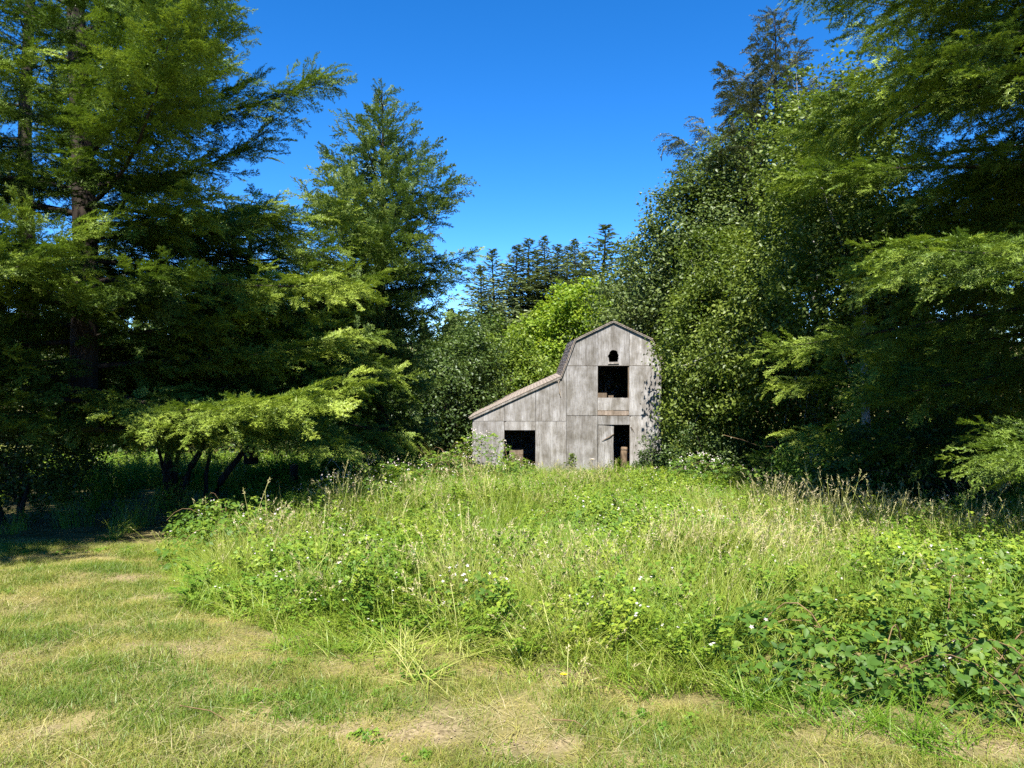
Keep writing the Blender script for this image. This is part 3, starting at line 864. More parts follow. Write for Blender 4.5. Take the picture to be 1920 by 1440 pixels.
leafy('willow_tree', 'tall grey-green willow between the barn willow and the spruce top', G(sx(1350, 31), 31.0), [(0, 0, 8.2, 2.6, 2.6, 4.4), (-.6, 0, 4.6, 2.6, 2.4, 3.6), (.8, 0, 11.6, 2.3, 2.2, 3.0), (-1.3, -.4, 10.4, 2.1, 1.9, 2.7), (-2.7, -.2, 8.0, 2.0, 1.9, 2.8)],
      1500, 50, .56, .16, 34, M['willow'], (.18, 6.0), limbs=18, tint=.42)
leafy('alder_tree', 'shaded alder with a pale trunk deep under the right boughs', G(sx(1625, 17.5), 17.5), [(0, .6, 5.4, 2.2, 2.0, 2.3), (1.8, .4, 3.2, 1.9, 1.8, 2.4), (-.4, 0.9, 7.6, 1.8, 1.6, 2.0)],
      900, 44, .42, .11, 35, M['alder'], (.11, 4.6), M['grey_bark'], limbs=5)
leafy('alder_tree', 'dark alder closing the gap behind the right redwoods', G(sx(1760, 24), 24.0), [(0, 0, 5.0, 3.2, 2.4, 4.2), (2.5, 0, 5.0, 2.8, 2.2, 4.2)],
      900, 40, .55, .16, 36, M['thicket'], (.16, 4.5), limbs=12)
# shrubs at the foot of the right-hand trees
leafy('shrub', 'low dark leafy shrub against the right corner of the barn', G(sx(1228, 27.6), 27.6), [(0, 0, .8, .75, .6, .85)], 90, 30, .22, .085, 41, M['thicket'], (.03, .6), cat='shrub', limbs=6, part='leaves', stems=2, spread=.15)
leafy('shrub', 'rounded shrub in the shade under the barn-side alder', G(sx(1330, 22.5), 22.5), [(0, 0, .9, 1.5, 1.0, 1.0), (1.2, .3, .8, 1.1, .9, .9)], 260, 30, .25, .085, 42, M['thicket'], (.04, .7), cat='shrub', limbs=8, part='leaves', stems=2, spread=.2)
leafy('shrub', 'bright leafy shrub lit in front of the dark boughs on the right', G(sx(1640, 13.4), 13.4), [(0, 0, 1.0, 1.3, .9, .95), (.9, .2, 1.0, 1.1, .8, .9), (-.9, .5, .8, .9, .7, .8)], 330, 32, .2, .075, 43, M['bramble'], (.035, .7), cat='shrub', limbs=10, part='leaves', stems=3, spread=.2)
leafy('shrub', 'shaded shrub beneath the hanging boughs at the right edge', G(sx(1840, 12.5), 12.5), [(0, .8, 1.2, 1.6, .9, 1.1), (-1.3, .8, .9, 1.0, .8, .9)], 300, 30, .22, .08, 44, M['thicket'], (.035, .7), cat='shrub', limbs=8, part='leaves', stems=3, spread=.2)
conifer('young_redwood', 'feathery young redwood at the meadow edge, right of the barn', G(sx(1455, 17), 17.0), 1.5, .15, prof((0, 1.15), (.5, 1.0), (1, .2)), prof((0, .05), (1, .5)), 34, 45, M['redwood'], .05,
        spk='redwood', ssc=.75, ssp=.12, bsp=.14, lsp=.028, leaf=(.11, .03), cat='sapling')

# --- behind the barn
leafy('maple_tree', 'bright yellow-green maple glowing behind the barn roof', G(sx(1068, 47), 47.0), [(0, 0, 6.2, 2.9, 2.6, 3.7), (-2.3, 0, 4.6, 2.3, 2.2, 2.9), (1.5, 0, 5.0, 2.1, 2.0, 3.4), (.7, 0, 8.7, 1.8, 1.6, 1.7), (-3.6, -.4, 3.6, 2.0, 1.8, 2.5), (-1.2, 0, 7.0, 1.8, 1.6, 1.8)],
      1100, 34, .55, .23, 51, M['maple'], (.2, 4.5), limbs=12, tint=.55)
leafy('willow_tree', 'mid green willow left of the maple and behind the lean-to roof', G(sx(955, 42), 42.0), [(0, 0, 3.6, 2.7, 2.3, 3.2), (-2.4, 0, 3.0, 2.0, 2.0, 2.6), (1.8, -.8, 2.6, 1.9, 1.8, 2.4)],
      900, 34, .5, .19, 52, M['lime'], (.15, 3.0), limbs=12, tint=.5)
leafy('willow_tree', 'dark bushy willow in the shade left of the lean-to', G(sx(835, 33), 33.0), [(0, 0, 3.0, 2.2, 1.9, 2.8), (-1.8, .3, 3.2, 1.9, 1.8, 3.0), (1.1, .6, 4.6, 1.7, 1.7, 1.9)],
      900, 36, .45, .15, 53, M['thicket'], (.14, 2.6), limbs=14)
leafy('willow_tree', 'olive green willow behind the maple on its right', G(sx(1140, 56), 56.0), [(0, 0, 6.5, 2.8, 2.5, 4.6), (1.6, 0, 8.0, 2.3, 2.2, 3.2)], 480, 24, .7, .28, 54, M['willow'], (.2, 5), limbs=10, tint=.55)
leafy('shrub', 'sunlit shrub under the conifer at the back of the bramble bank', G(sx(748, 23.5), 23.5), [(0, 0, 1.0, .75, .7, 1.05), (-.6, .2, .8, .6, .6, .8)], 170, 30, .2, .085, 55, M['bramble'], (.03, .8), cat='shrub', limbs=6, part='leaves', stems=2, spread=.15, tint=.38)
leafy('shrub', 'big dark green shrub added to deepen the shade at the left edge', G(-9.3, 13.6), [(0, 0, 1.3, 1.6, 1.0, 1.2), (-1.8, .3, 1.5, 1.6, 1.0, 1.4)], 420, 34, .25, .085, 56, M['thicket'], (.05, .9), cat='shrub', limbs=8, part='leaves', stems=3, spread=.3)  # added shrub, fills the left edge with dark shade
leafy('shrub', 'dim shrub added further back to darken the shade behind the redwood trunk', G(-13.2, 18.2), [(0, 0, 1.2, 1.6, 1.0, 1.2), (-2.0, .3, 1.5, 1.6, 1.0, 1.4), (1.7, .2, .8, 1.0, .8, .8)], 460, 34, .28, .09, 57, M['thicket'], (.05, .9), cat='shrub', limbs=8, part='leaves', stems=3, spread=.3)  # also added, hides bright grass so the shade stays dark
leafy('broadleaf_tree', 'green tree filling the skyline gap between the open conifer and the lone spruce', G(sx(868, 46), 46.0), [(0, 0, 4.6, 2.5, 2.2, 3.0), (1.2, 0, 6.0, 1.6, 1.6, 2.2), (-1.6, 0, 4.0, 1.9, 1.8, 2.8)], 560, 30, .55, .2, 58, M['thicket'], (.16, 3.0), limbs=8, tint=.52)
# row of dim trees behind the left boughs
bgl = [(-23, 38, 4.0), (-17.5, 36, 4.1), (-13.0, 38, 4.2), (-8.6, 35, 3.9), (-5.4, 40, 3.6)]
lbl = ['broad dark tree at the far left behind the redwood trunks', 'broad dark tree behind the thick redwood trunk', 'broad dark tree behind the low boughed redwood', 'broad dark tree left of the open conifer trunk', 'broad dark tree right behind the open conifer']
proto = None
for (x, y, r), lb in zip(bgl, lbl):
    if proto is None:
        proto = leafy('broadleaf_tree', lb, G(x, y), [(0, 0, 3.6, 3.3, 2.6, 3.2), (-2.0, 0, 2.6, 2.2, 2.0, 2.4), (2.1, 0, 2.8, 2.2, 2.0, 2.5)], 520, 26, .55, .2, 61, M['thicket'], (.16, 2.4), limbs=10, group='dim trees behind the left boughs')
        o = proto
    else:
        o = copy_tree(proto)
    o.location = G(x, y); o.scale = (r / 3.1,) * 3; o.rotation_euler.z = x * 1.7; o['label'] = lb
# far spruces on the rise
sp = [(925, 470, 70, 'lone far spruce at the left end of the row, beside the open conifer'), (967, 462, 92, 'far spruce with a blunt top, first of the close row'), (991, 450, 95, 'far spruce, second of the close row, taller than the blunt one'),
      (1022, 446, 95, 'slender far spruce in the middle of the row with a bare spire'), (1044, 462, 90, 'shorter far spruce right of the bare spire'), (1063, 464, 99, 'far spruce hiding behind its taller right neighbour'),
      (1079, 452, 92, 'tall far spruce above the yellow-green maple'), (1096, 475, 97, 'small far spruce right above the maple crown'), (1131, 424, 72, 'dark far spruce standing apart beside the willow'), (903, 500, 60, 'small far spruce tucked under the conifer boughs'),
      (1008, 470, 103, 'far spruce low in the gap left of the bare spire')]
proto = None
for k, (px, py, d, lb) in enumerate(sp):
    x = sx(px, d); g0 = G(x, d, -.3); Ht = sz(py, d) - g0[2]
    if proto is None:
        proto = conifer('spruce_tree', lb, g0, 16.0, 2.0, prof((0, 3.6), (.5, 3.2), (.8, 1.7), (.93, .75), (1, .2)), prof((0, -.1), (.6, .05), (1, .7)), 150, 71, M['spruce'], .22,
                        bsp=.36, lsp=.10, leaf=(.42, .17), blf=.28, droop=.06, tip=.06, hang=.5, sag=.3, group='far spruces on the rise')
        o = proto
    else:
        o = copy_tree(proto)
    o.location = g0; o.scale = (Ht / 16.0 * (1.45 + .2 * (k % 3)),) * 2 + (Ht / 16.0,); o.rotation_euler.z = k * 1.9; o['label'] = lb
rngf = np.random.default_rng(9)
# a far mass of forest that closes the horizon
fa = Acc()
for k in range(120):
    x = rngf.uniform(-62, 30); y = rngf.uniform(64, 84)
    h = rngf.uniform(8.0, 11.5) * (.8 if abs(x + 2) < 10 else 1)
    z0 = float(gz(x, y))
    nn_ = 480
    u = rngf.random(nn_) ** .8; th = rngf.random(nn_) * 2 * PI
    rr = (1.02 - u) * h * .27 * np.sqrt(rngf.random(nn_)) * (.75 + .5 * rngf.random(nn_)) + .1
    Cc = np.stack([x + rr * np.cos(th), y + rr * np.sin(th), z0 + u * h], 1)
    Vv, Ff = leaf_cloud(rngf, Cc, None, 0, .62, nrm(Cc - [x, y, z0 + h / 2]))
    fa.add(Vv, Ff, np.clip(rngf.normal(.45, .15), 0, 1))
f = fa.build('forest', M['spruce'], kind='stuff'); f['label'] = 'far dark forest closing the view behind the spruces'

# multi-stemmed shrub, stump and dead sticks in the shade on the left
ms = thing('shrub', 'multi-stemmed shrub with leaning black trunks in the shade under the redwood', 'shrub', G(sx(350, 16.5), 16.5))
rm = np.random.default_rng(81)
for (dx0, dx1, top, r0) in ((-.45, -.50, 1.7, .13), (-.30, .30, 1.5, .09), (-.2, .55, 1.75, .07), (.45, 1.25, 1.35, .09), (-.35, -.95, 1.6, .05), (.35, .6, 1.8, .05), (-.4, -.15, 2.2, .06)):
    ts = np.linspace(0, 1, 7)
    pp = np.stack([dx0 + (dx1 - dx0) * ts ** 1.5 + .03 * np.sin(ts * 9), .25 * rm.normal() * ts, -.2 + (top + .2) * ts], 1)
    Vt, Ft = tube(pp, np.linspace(r0 * 1.2, r0 * .6, 7), 8)
    mesh_np('stem', Vt, Ft, M['bark'], ms, smooth=True)
cc = rm.normal(0, 1, (150, 3)) * [1.1, .5, .25] + [.1, 0, 2.05]
pp = np.repeat(cc, 26, 0) + rm.normal(0, .14, (150 * 26, 3))
Vv, Ff = leaf_cloud(rm, pp, None, 0, .09, nrm(pp - [0, 0, 1.5]))
mesh_np('leaves', Vv, Ff, M['thicket'], ms, {'tint': np.repeat(np.clip(rm.normal(.4, .15, len(pp)), 0, 1), 4)}, kind='stuff')

st = thing('tree_stump', 'short dark stump with a pale cut top in the meadow under the left boughs', 'stump', G(sx(548, 18.5), 18.5))
Vt, Ft = tube([(0, 0, -.4), (0, 0, .1), (.01, 0, .6), (.02, .01, .93)], [.135, .115, .105, .10], 10)
mesh_np('trunk', Vt, Ft, M['bark'], st, smooth=True)
th = np.arange(10) * 2 * PI / 10
Vt = np.concatenate([[[.02, .01, .965]], np.stack([.02 + .098 * np.cos(th), .01 + .098 * np.sin(th), .935 + .02 * np.cos(th)], 1)])
mesh_np('cut_top', Vt, [[0, 1 + i, 1 + (i + 1) % 10] for i in range(10)], noise_mat('cut_wood', (.30, .21, .11), (.52, .40, .22), (20, 20, 20)), st)
for k, (a, b_, lb) in enumerate([((600, 893, 17.2), (628, 855, 17.4), 'pale dead branch leaning out of the bramble bank beside the stump'), ((612, 858, 18.5), (640, 885, 18.2), 'thin dead branch sloping down right of the stump'),
                             ((672, 868, 19.5), (690, 900, 19.3), 'short dead stick standing in the shade below the conifer'), ((560, 945, 15.2), (650, 905, 15.8), 'long arching dry cane over the bramble bank')]):
    p0 = np.array([sx(a[0], a[2]), a[2], sz(a[1], a[2])]); p1 = np.array([sx(b_[0], b_[2]), b_[2], sz(b_[1], b_[2])])
    md = (p0 + p1) / 2 + [0, 0, .06]
    Vt, Ft = tube([p0 - [0, 0, .5] if k in (0, 3) else p0, p0, md, p1], [.012, .014, .012, .006], 5)
    tag(mesh_np('dead_branch', Vt, Ft, M['deadwood'], None, smooth=True), lb, 'branch')
Vt, Ft = tube([(sx(1355, 18), 18, sz(815, 18)), (sx(1390, 18), 17.9, sz(824, 18)), (sx(1425, 18), 18, sz(837, 18)), (sx(1452, 18), 18.1, sz(838, 18)), (sx(1470, 18), 18.2, sz(862, 18))], [.005, .008, .008, .007, .006], 5)
tag(mesh_np('dead_branch', Vt, Ft, M['cane'], None, smooth=True), 'thin dead branch arching above the young redwood', 'branch')

# ------------------------------------------------------------------ scatter of grass and weeds
def scatter(name, P, rot, scl, idx, tint, sources, label, mat0=None):
    me = bpy.data.meshes.new(name)
    N = len(P)
    me.vertices.add(N); me.vertices.foreach_set('co', np.asarray(P, np.float32).ravel())
    point_attrs(me, rot, scl, idx, tint)
    o = bpy.data.objects.new(name, me); link(o)
    o['kind'] = 'stuff'; o['label'] = label
    ng = instancer_group(name + '_scatter', sources, False)
    md = o.modifiers.new('scatter', 'NODES'); md.node_group = ng
    return o

def blades(rng, n, spread, h, w, bend, seg=3, tj=.18, lie=0.0):
    """n curved tapering blades rooted in a disc -> V, F(tris), tint2"""
    r = spread * np.sqrt(rng.random(n)); th = rng.random(n) * 2 * PI
    base = np.stack([r * np.cos(th), r * np.sin(th), np.full(n, -.03)], 1)
    az = rng.random(n) * 2 * PI
    out_ = np.stack([np.cos(az), np.sin(az), np.zeros(n)], 1)
    side = np.stack([-np.sin(az), np.cos(az), np.zeros(n)], 1)
    tw = rng.normal(0, .6, n); side = side * np.cos(tw)[:, None] + out_ * np.sin(tw)[:, None]
    hh = h * rng.uniform(.5, 1.15, n); bb = bend * rng.uniform(.2, 1.5, n) + lie
    ww = w * rng.uniform(.6, 1.3, n)
    rows = []
    for k in range(seg + 1):
        s = k / seg
        c = base + out_ * (hh * bb * s ** 2)[:, None]; c = c + np.array([0, 0, 1.]) * (hh * (s - .38 * np.minimum(bb, 1.6) * s ** 2))[:, None]
        if k < seg:
            q = (ww * (1 - s) ** .6 * .5)[:, None]
            rows += [c - side * q, c + side * q]
        else:
            rows.append(c)
    V = np.stack(rows, 1); K = V.shape[1]
    f = []
    for k in range(seg - 1):
        f += [(2 * k, 2 * k + 1, 2 * k + 3), (2 * k, 2 * k + 3, 2 * k + 2)]
    f.append((2 * seg - 2, 2 * seg - 1, 2 * seg))
    F = (np.arange(n)[:, None, None] * K + np.array(f)[None]).reshape(-1, 3)
    return V.reshape(-1, 3), F, np.repeat(rng.normal(0, tj, n), K)

rg = np.random.default_rng(100)
def heads(rng, n, spread, h, hl, lean):
    """thin stalks that carry loose tan seed heads"""
    parts = []
    A = Acc(); B = Acc()
    for k in range(n):
        r = spread * math.sqrt(rng.random()); th = rng.random() * 2 * PI; az = rng.random() * 2 * PI
        hh = h * rng.uniform(.7, 1.15); l = lean * rng.uniform(.2, 1.4)
        s = np.linspace(0, 1, 4)[:, None]
        o_ = np.array([math.cos(az), math.sin(az), 0])
        c = np.array([r * math.cos(th), r * math.sin(th), -.02]) + o_ * hh * l * s ** 2 + np.array([0, 0, hh]) * (s - .15 * l * s * s)
        sd = np.array([-o_[1], o_[0], 0]) * .0022
        Vv = np.concatenate([c - sd, c + sd]); Ff = []
        for i in range(3): Ff += [(i, i + 4, i + 5), (i, i + 5, i + 1)]
        A.add(Vv, Ff, rng.normal(.25, .1))
        tv = nrm(c[-1] - c[-2])
        m_ = 9
        u = rng.random(m_)
        ps = c[-1] - tv * hl * u[:, None] + rng.normal(0, .006, (m_, 3)); dd = nrm(tv + rng.normal(0, .55, (m_, 3)))
        sw = nrm(np.cross(dd, rng.normal(0, 1, (m_, 3)))) * .0045
        Vv = np.stack([ps - sw, ps + sw, ps + dd * hl * .30], 1).reshape(-1, 3)
        B.add(Vv, np.arange(m_ * 3).reshape(-1, 3), rng.normal(0, .15))
    v, f, t = A.get(); parts.append((v, f, t, M['meadow']))
    v, f, t = B.get(); parts.append((v, f, t, M['seed']))
    return parts

def trifol(rng, n, spread, h, size, mat, flower=0):
    """bramble or weed shoots: arching stem with three-part leaves"""
    A = Acc(); Wd = Acc(); Fl = Acc()
    for k in range(n):
        r = spread * math.sqrt(rng.random()); th = rng.random() * 2 * PI; az = rng.random() * 2 * PI
        hh = h * rng.uniform(.6, 1.15); bd = rng.uniform(.15, .7)
        o_ = np.array([math.cos(az), math.sin(az), 0])
        def cur(s): return np.array([r * math.cos(th), r * math.sin(th), -.02]) + o_ * hh * bd * s ** 2 + np.array([0, 0, hh]) * (s - .25 * s * s)
        s = np.linspace(0, 1, 4); c = np.array([cur(q) for q in s])
        sd = np.array([-o_[1], o_[0], 0]) * .003
        Vv = np.concatenate([c - sd, c + sd]); Ff = []
        for i in range(3): Ff += [(i, i + 4, i + 5), (i, i + 5, i + 1)]
        Wd.add(Vv, Ff, rng.normal(.1, .1))
        nl = int(hh / (size * .75)) + 3
        for q in range(nl):
            s0 = .25 + .75 * (q + rng.random()) / nl
            pc = cur(s0); a2 = rng.random() * 2 * PI
            pd = nrm(np.array([math.cos(a2), math.sin(a2), rng.uniform(.0, .5)]))
            pe = pc + pd * size * .7
            nor = nrm(np.array([0, 0, 1.]) + rng.normal(0, .35, 3))
            for da in (-1.0, 0, 1.0):
                d1 = np.array([math.cos(a2 + da), math.sin(a2 + da), rng.normal(-.1, .2)])
                d1 = nrm(d1 - nor * np.dot(d1, nor)); w_ = np.cross(nor, d1)
                l = size * rng.uniform(.75, 1.15) * (1.15 if da == 0 else .9)
                p0 = pe; pt = pe + d1 * l - nor * l * .12
                pm = pe + d1 * l * .45
                V_ = [p0, pm - w_ * l * .33 + nor * l * .07, pt, pm + w_ * l * .33 + nor * l * .07, pm - nor * l * .02]
                A.add(V_, [(0, 4, 1), (1, 4, 2), (2, 4, 3), (3, 4, 0)], rng.normal(0, .14))
        if flower and rng.random() < flower:
            for q in range(rng.integers(2, 5)):
                pf = cur(1) + rng.normal(0, .035, 3) + [0, 0, .03]
                nf = nrm(np.array([0, -.4, 1.]) + rng.normal(0, .4, 3)); e1 = nrm(np.cross(nf, [1, .2, .1])); e2 = np.cross(nf, e1)
                an = np.arange(10) * 2 * PI / 10; rr = np.where(np.arange(10) % 2 == 0, .014, .006)
                V_ = np.concatenate([[pf], pf + e1 * (np.cos(an) * rr)[:, None] + e2 * (np.sin(an) * rr)[:, None] + nf * .004])
                Fl.add(V_, [(0, 1 + i, 1 + (i + 1) % 10) for i in range(10)], rng.normal(.2, .2))
    parts = []
    v, f, t = A.get(); parts.append((v, f, t, mat))
    v, f, t = Wd.get(); parts.append((v, f, t, mat))
    if Fl.n:
        v, f, t = Fl.get(); parts.append((v, f, t, M['wflower']))
    return parts

LW = [src('lawn_tuft', [(*blades(rg, 110, .13, .075, .0042, .7, 2), M['lawn'])]), src('lawn_tuft', [(*blades(rg, 100, .13, .095, .0046, .9, 2), M['lawn'])]),
      src('lawn_tuft', [(*blades(rg, 110, .14, .070, .005, 1.5, 2, lie=.3), M['lawn'])])]
MG = [src('meadow_tuft', [(*blades(rg, 46, .15, .62, .0075, .55, 4), M['meadow'])]),
      src('meadow_tuft', [(*blades(rg, 44, .13, .48, .008, .8, 4), M['meadow'])]),
      src('meadow_tuft', [(*blades(rg, 30, .15, .50, .0075, .6, 4), M['meadow'])] + heads(rg, 7, .16, .74, .10, .35)),
      src('meadow_tuft', [(*blades(rg, 36, .15, .46, .007, .7, 4), M['meadow'])] + heads(rg, 11, .18, .70, .11, .5)),
      src('meadow_tuft', [(*blades(rg, 60, .10, .40, .010, 1.1, 4), M['meadow'])]),
      src('weed_tuft', trifol(rg, 8, .16, .50, .030, M['weed'])),
      src('weed_tuft', trifol(rg, 9, .18, .58, .034, M['weed'], .0)),
      src('weed_tuft', trifol(rg, 8, .20, .62, .034, M['weed'], .10))]

# mown lawn
rl = np.random.default_rng(200)
N = 15000
x = rl.uniform(-8.5, 4.2, N); y = rl.uniform(2.6, 12, N) ** 1.0
ed = lawn_edge(x) + rl.normal(0, .12, N)
k = (y < ed) & (np.abs(x) < y * .76 + .8) & (rl.random(N) > bare(x, y) * .8)
x, y = x[k], y[k]
pt = fbm(x * .8, y * 1.6, 41); pf = fbm(x * 3.2, y * 4.0, 43)
tin = np.clip(.45 + 1.3 * (pt - .5) + 1.5 * (pf - .5) + rl.normal(0, .08, len(x)), .0, .95)
# towards the meadow edge the grass is drier
tin = np.clip(tin + .22 * sstep(1.0, .1, lawn_edge(x) - y), 0, .95)
P = np.stack([x, y, gz(x, y)], 1)
s = rl.uniform(.75, 1.25, len(x)) * (1.15 - .5 * (tin - .3))
scatter('lawn_grass', P, np.stack([rl.normal(0, .06, len(x)), rl.normal(0, .06, len(x)), rl.random(len(x)) * 6.283], 1), np.stack([s * 1.1, s * 1.1, s * rl.uniform(.7, 1.3, len(x))], 1),
        np.where(tin > .55, np.where(rl.random(len(x)) < .6, 2, 0), rl.integers(0, 2, len(x))), tin, LW, 'short mown lawn, patchy green and straw, in the foreground')

LX = [src('clover_tuft', trifol(rg, 14, .10, .035, .011, M['weed'])), src('clover_tuft', trifol(rg, 8, .06, .05, .020, M['weed'])),
      src('straw_tuft', [(*blades(rg, 36, .16, .085, .0042, 2.6, 2, lie=1.6), M['seed'])])]
N = 5200
x = rl.uniform(-8.5, 4.2, N); y = rl.uniform(2.6, 12, N)
clv = fbm(x * 1.1, y * 1.1, 45)
k = (y < lawn_edge(x) + .1) & (np.abs(x) < y * .76 + .8) & (rl.random(N) < np.maximum(sstep(.5, .7, clv) * .7, .35))
x, y, clv = x[k], y[k], clv[k]
isc = rl.random(len(x)) < sstep(.48, .62, clv)
s = rl.uniform(.7, 1.3, len(x))
scatter('lawn_clover', np.stack([x, y, gz(x, y) + .006], 1), np.stack([0 * x, 0 * x, rl.random(len(x)) * 6.283], 1), np.stack([s, s, s], 1), np.where(isc, rl.integers(0, 2, len(x)), 2),
        np.clip(np.where(isc, rl.normal(.42, .12, len(x)), rl.normal(.3, .2, len(x))), 0, .9), LX, 'clover and dry straw scattered through the mown lawn')

# tall meadow: grass, seed heads and leafy weeds
def meadow(n, ymin, ymax, smul, seed):
    r = np.random.default_rng(seed)
    y = np.sqrt(r.uniform(ymin ** 2, ymax ** 2, n)); x = r.uniform(-1, 1, n) * (y * .74 + 1.0)
    k = (y > lawn_edge(x) + r.normal(.06, .26, n))
    # nothing grows inside the barn
    lx = x - barn.location.x; ly = y - barn.location.y
    k &= ~((lx > -3.9) & (lx < 3.9) & (ly > -.25))
    x, y = x[k], y[k]
    deep = (x / y < -.36) & (y > 10.3) & (y < 19) & (r.random(len(x)) < .8)
    deep |= (x < -3.75 + .9 * (fbm(x, y, 91) - .5)) & (y > 10.2) & (y < 22) & (r.random(len(x)) < .86)
    deep |= (((x - 2.75) / 1.35) ** 2 + ((y - 4.75) / .90) ** 2 < 1) & (r.random(len(x)) < .86)
    deep |= (x / y > .40) & (y > 12.6) & (y < 21) & (r.random(len(x)) < .72)
    x, y = x[~deep], y[~deep]
    n = len(x)
    tan = fbm(x * .42 + 3, y * .30, 51); wee = fbm(x * .55, y * .45 + 7, 53); sm = fbm(x * 1.7, y * 1.7, 57)
    q = r.random(n)
    pw = sstep(.48, .66, wee) * .55 + .16                      # leafy weeds
    back = sstep(12, 17, y)
    leftbank = sstep(-.05, -.30, x / y) * sstep(8, 11, y)
    rightbank = sstep(.12, .22, x / y) * sstep(13, 18, y)
    pw *= .45 + .55 * sstep(.3, 3.0, y - lawn_edge(x))
    pw = np.clip(pw + .45 * leftbank * back + .5 * rightbank, 0, .92)
    fresh = np.exp(-((x - sx(1095, 25)) / 1.9) ** 2) * sstep(20, 23, y)
    pw *= 1 - .9 * fresh
    seedy = sstep(.50, .68, tan) * (1 - fresh) * (.35 + .65 * sstep(1., 3., y - lawn_edge(x)))
    idx = np.where(q < pw, 5 + (r.random(n) * 3).astype(int), 0)
    gq = r.random(n)
    gidx = np.where(gq < .015 + seedy * .11, 2 + (r.random(n) < .5), np.where(r.random(n) < .5, 0, np.where(r.random(n) < .6, 1, 4)))
    idx = np.where(q < pw, idx, gidx)
    dist = y - lawn_edge(x)
    idx = np.where((idx >= 5) & (dist < .22), np.where(r.random(n) < .5, 1, 4), idx)
    hsc = (.34 + .72 * sstep(-.2, 1.6, dist)) * (.8 + .5 * sm)
    hsc = hsc * (.62 + .8 * fbm(x * .45 + 2, y * .45, 75))
    hsc = hsc * (1 + .35 * leftbank * back) * (1 - .25 * fresh)
    edge_fresh = np.exp(-((y - lawn_edge(x)) / .9) ** 2) * sstep(.40, .6, fbm(x * .6 + 5, y * .6, 59))
    tin = .34 - .22 * edge_fresh + .75 * (tan - .5) + .5 * (sm - .5) + r.normal(0, .10, n) + .10 * seedy - .22 * fresh
    tin = np.where(idx >= 5, .50 + .8 * (sm - .5) + r.normal(0, .14, n), tin)
    s = smul * r.uniform(.8, 1.2, n)
    P = np.stack([x, y, gz(x, y)], 1)
    lx_ = (fbm(x * .5, y * .5, 71) - .5) * 1.5; ly_ = (fbm(x * .5 + 4, y * .5, 73) - .5) * 1.5
    rz = r.random(n) * 6.283; cz_, sz_ = np.cos(rz), np.sin(rz)
    return P, np.stack([r.normal(0, .12, n) + lx_ * cz_ + ly_ * sz_, r.normal(0, .12, n) - lx_ * sz_ + ly_ * cz_, rz], 1), np.stack([s, s, s * hsc], 1), idx, np.clip(tin, 0, .9)

parts = [meadow(7500, 3.6, 10, .95, 301), meadow(10500, 10, 20, 1.05, 302), meadow(7500, 20, 34, 1.15, 303)]
scatter('meadow_grass', *[np.concatenate([p_[i] for p_ in parts]) for i in range(5)], MG, 'tall unmown meadow of grass, seed heads and leafy weeds before the barn')
# far field seen under the left boughs and behind
r = np.random.default_rng(310)
N = 5000
y = r.uniform(30, 60, N); x = r.uniform(-1, 1, N) * (y * .75)
P = np.stack([x, y, gz(x, y)], 1); s = r.uniform(1.6, 2.4, N)
lx = x - barn.location.x; ly = y - barn.location.y
k = ~((lx > -3.9) & (lx < 3.9) & (ly > -.25) & (ly < 6.6))
scatter('field_grass', P[k], np.stack([0 * x, 0 * x, r.random(N) * 6.283], 1)[k], np.stack([s, s, s * .55], 1)[k], r.integers(0, 4, N)[k], np.clip(r.normal(.6, .15, N), 0, .9)[k], MG[:4], 'pale sunlit field grass beyond the trees')

# ------------------------------------------------------------------ bramble bushes
def leaflet_mesh():
    # toothed oval leaflet, folded along the midrib: 12 triangles
    out_ = [(0, 0), (.20, .16), (.30, .34), (.27, .55), (.18, .78), (0, 1.0)]
    V = []; F = []
    for (w_, l) in out_:
        V.append((0, l, -.10 * l * l))
    for (w_, l) in out_[1:-1]:
        V.append((-w_, l - .03, -.10 * l * l + w_ * .28)); V.append((w_, l - .03, -.10 * l * l + w_ * .28))
    for sd in (0, 1):
        idx = [6 + 2 * i + sd for i in range(4)]
        ch = [0] + idx + [5]; ax = [0, 1, 2, 3, 4, 5]
        for i in range(5):
            for tri in ((ax[i], ax[i + 1], ch[i + 1]), (ax[i], ch[i + 1], ch[i])):
                if len(set(tri)) == 3:
                    F.append(tri if sd else tri[::-1])
    return np.array(V, float), np.array(F)
LV0, LF0 = leaflet_mesh()
LV1 = np.array([(0, 0, 0), (-.32, .45, .07), (0, 1.0, -.1), (.32, .45, .07), (0, .47, -.02)], float); LF1 = np.array([(0, 4, 1), (1, 4, 2), (2, 4, 3), (3, 4, 0)])

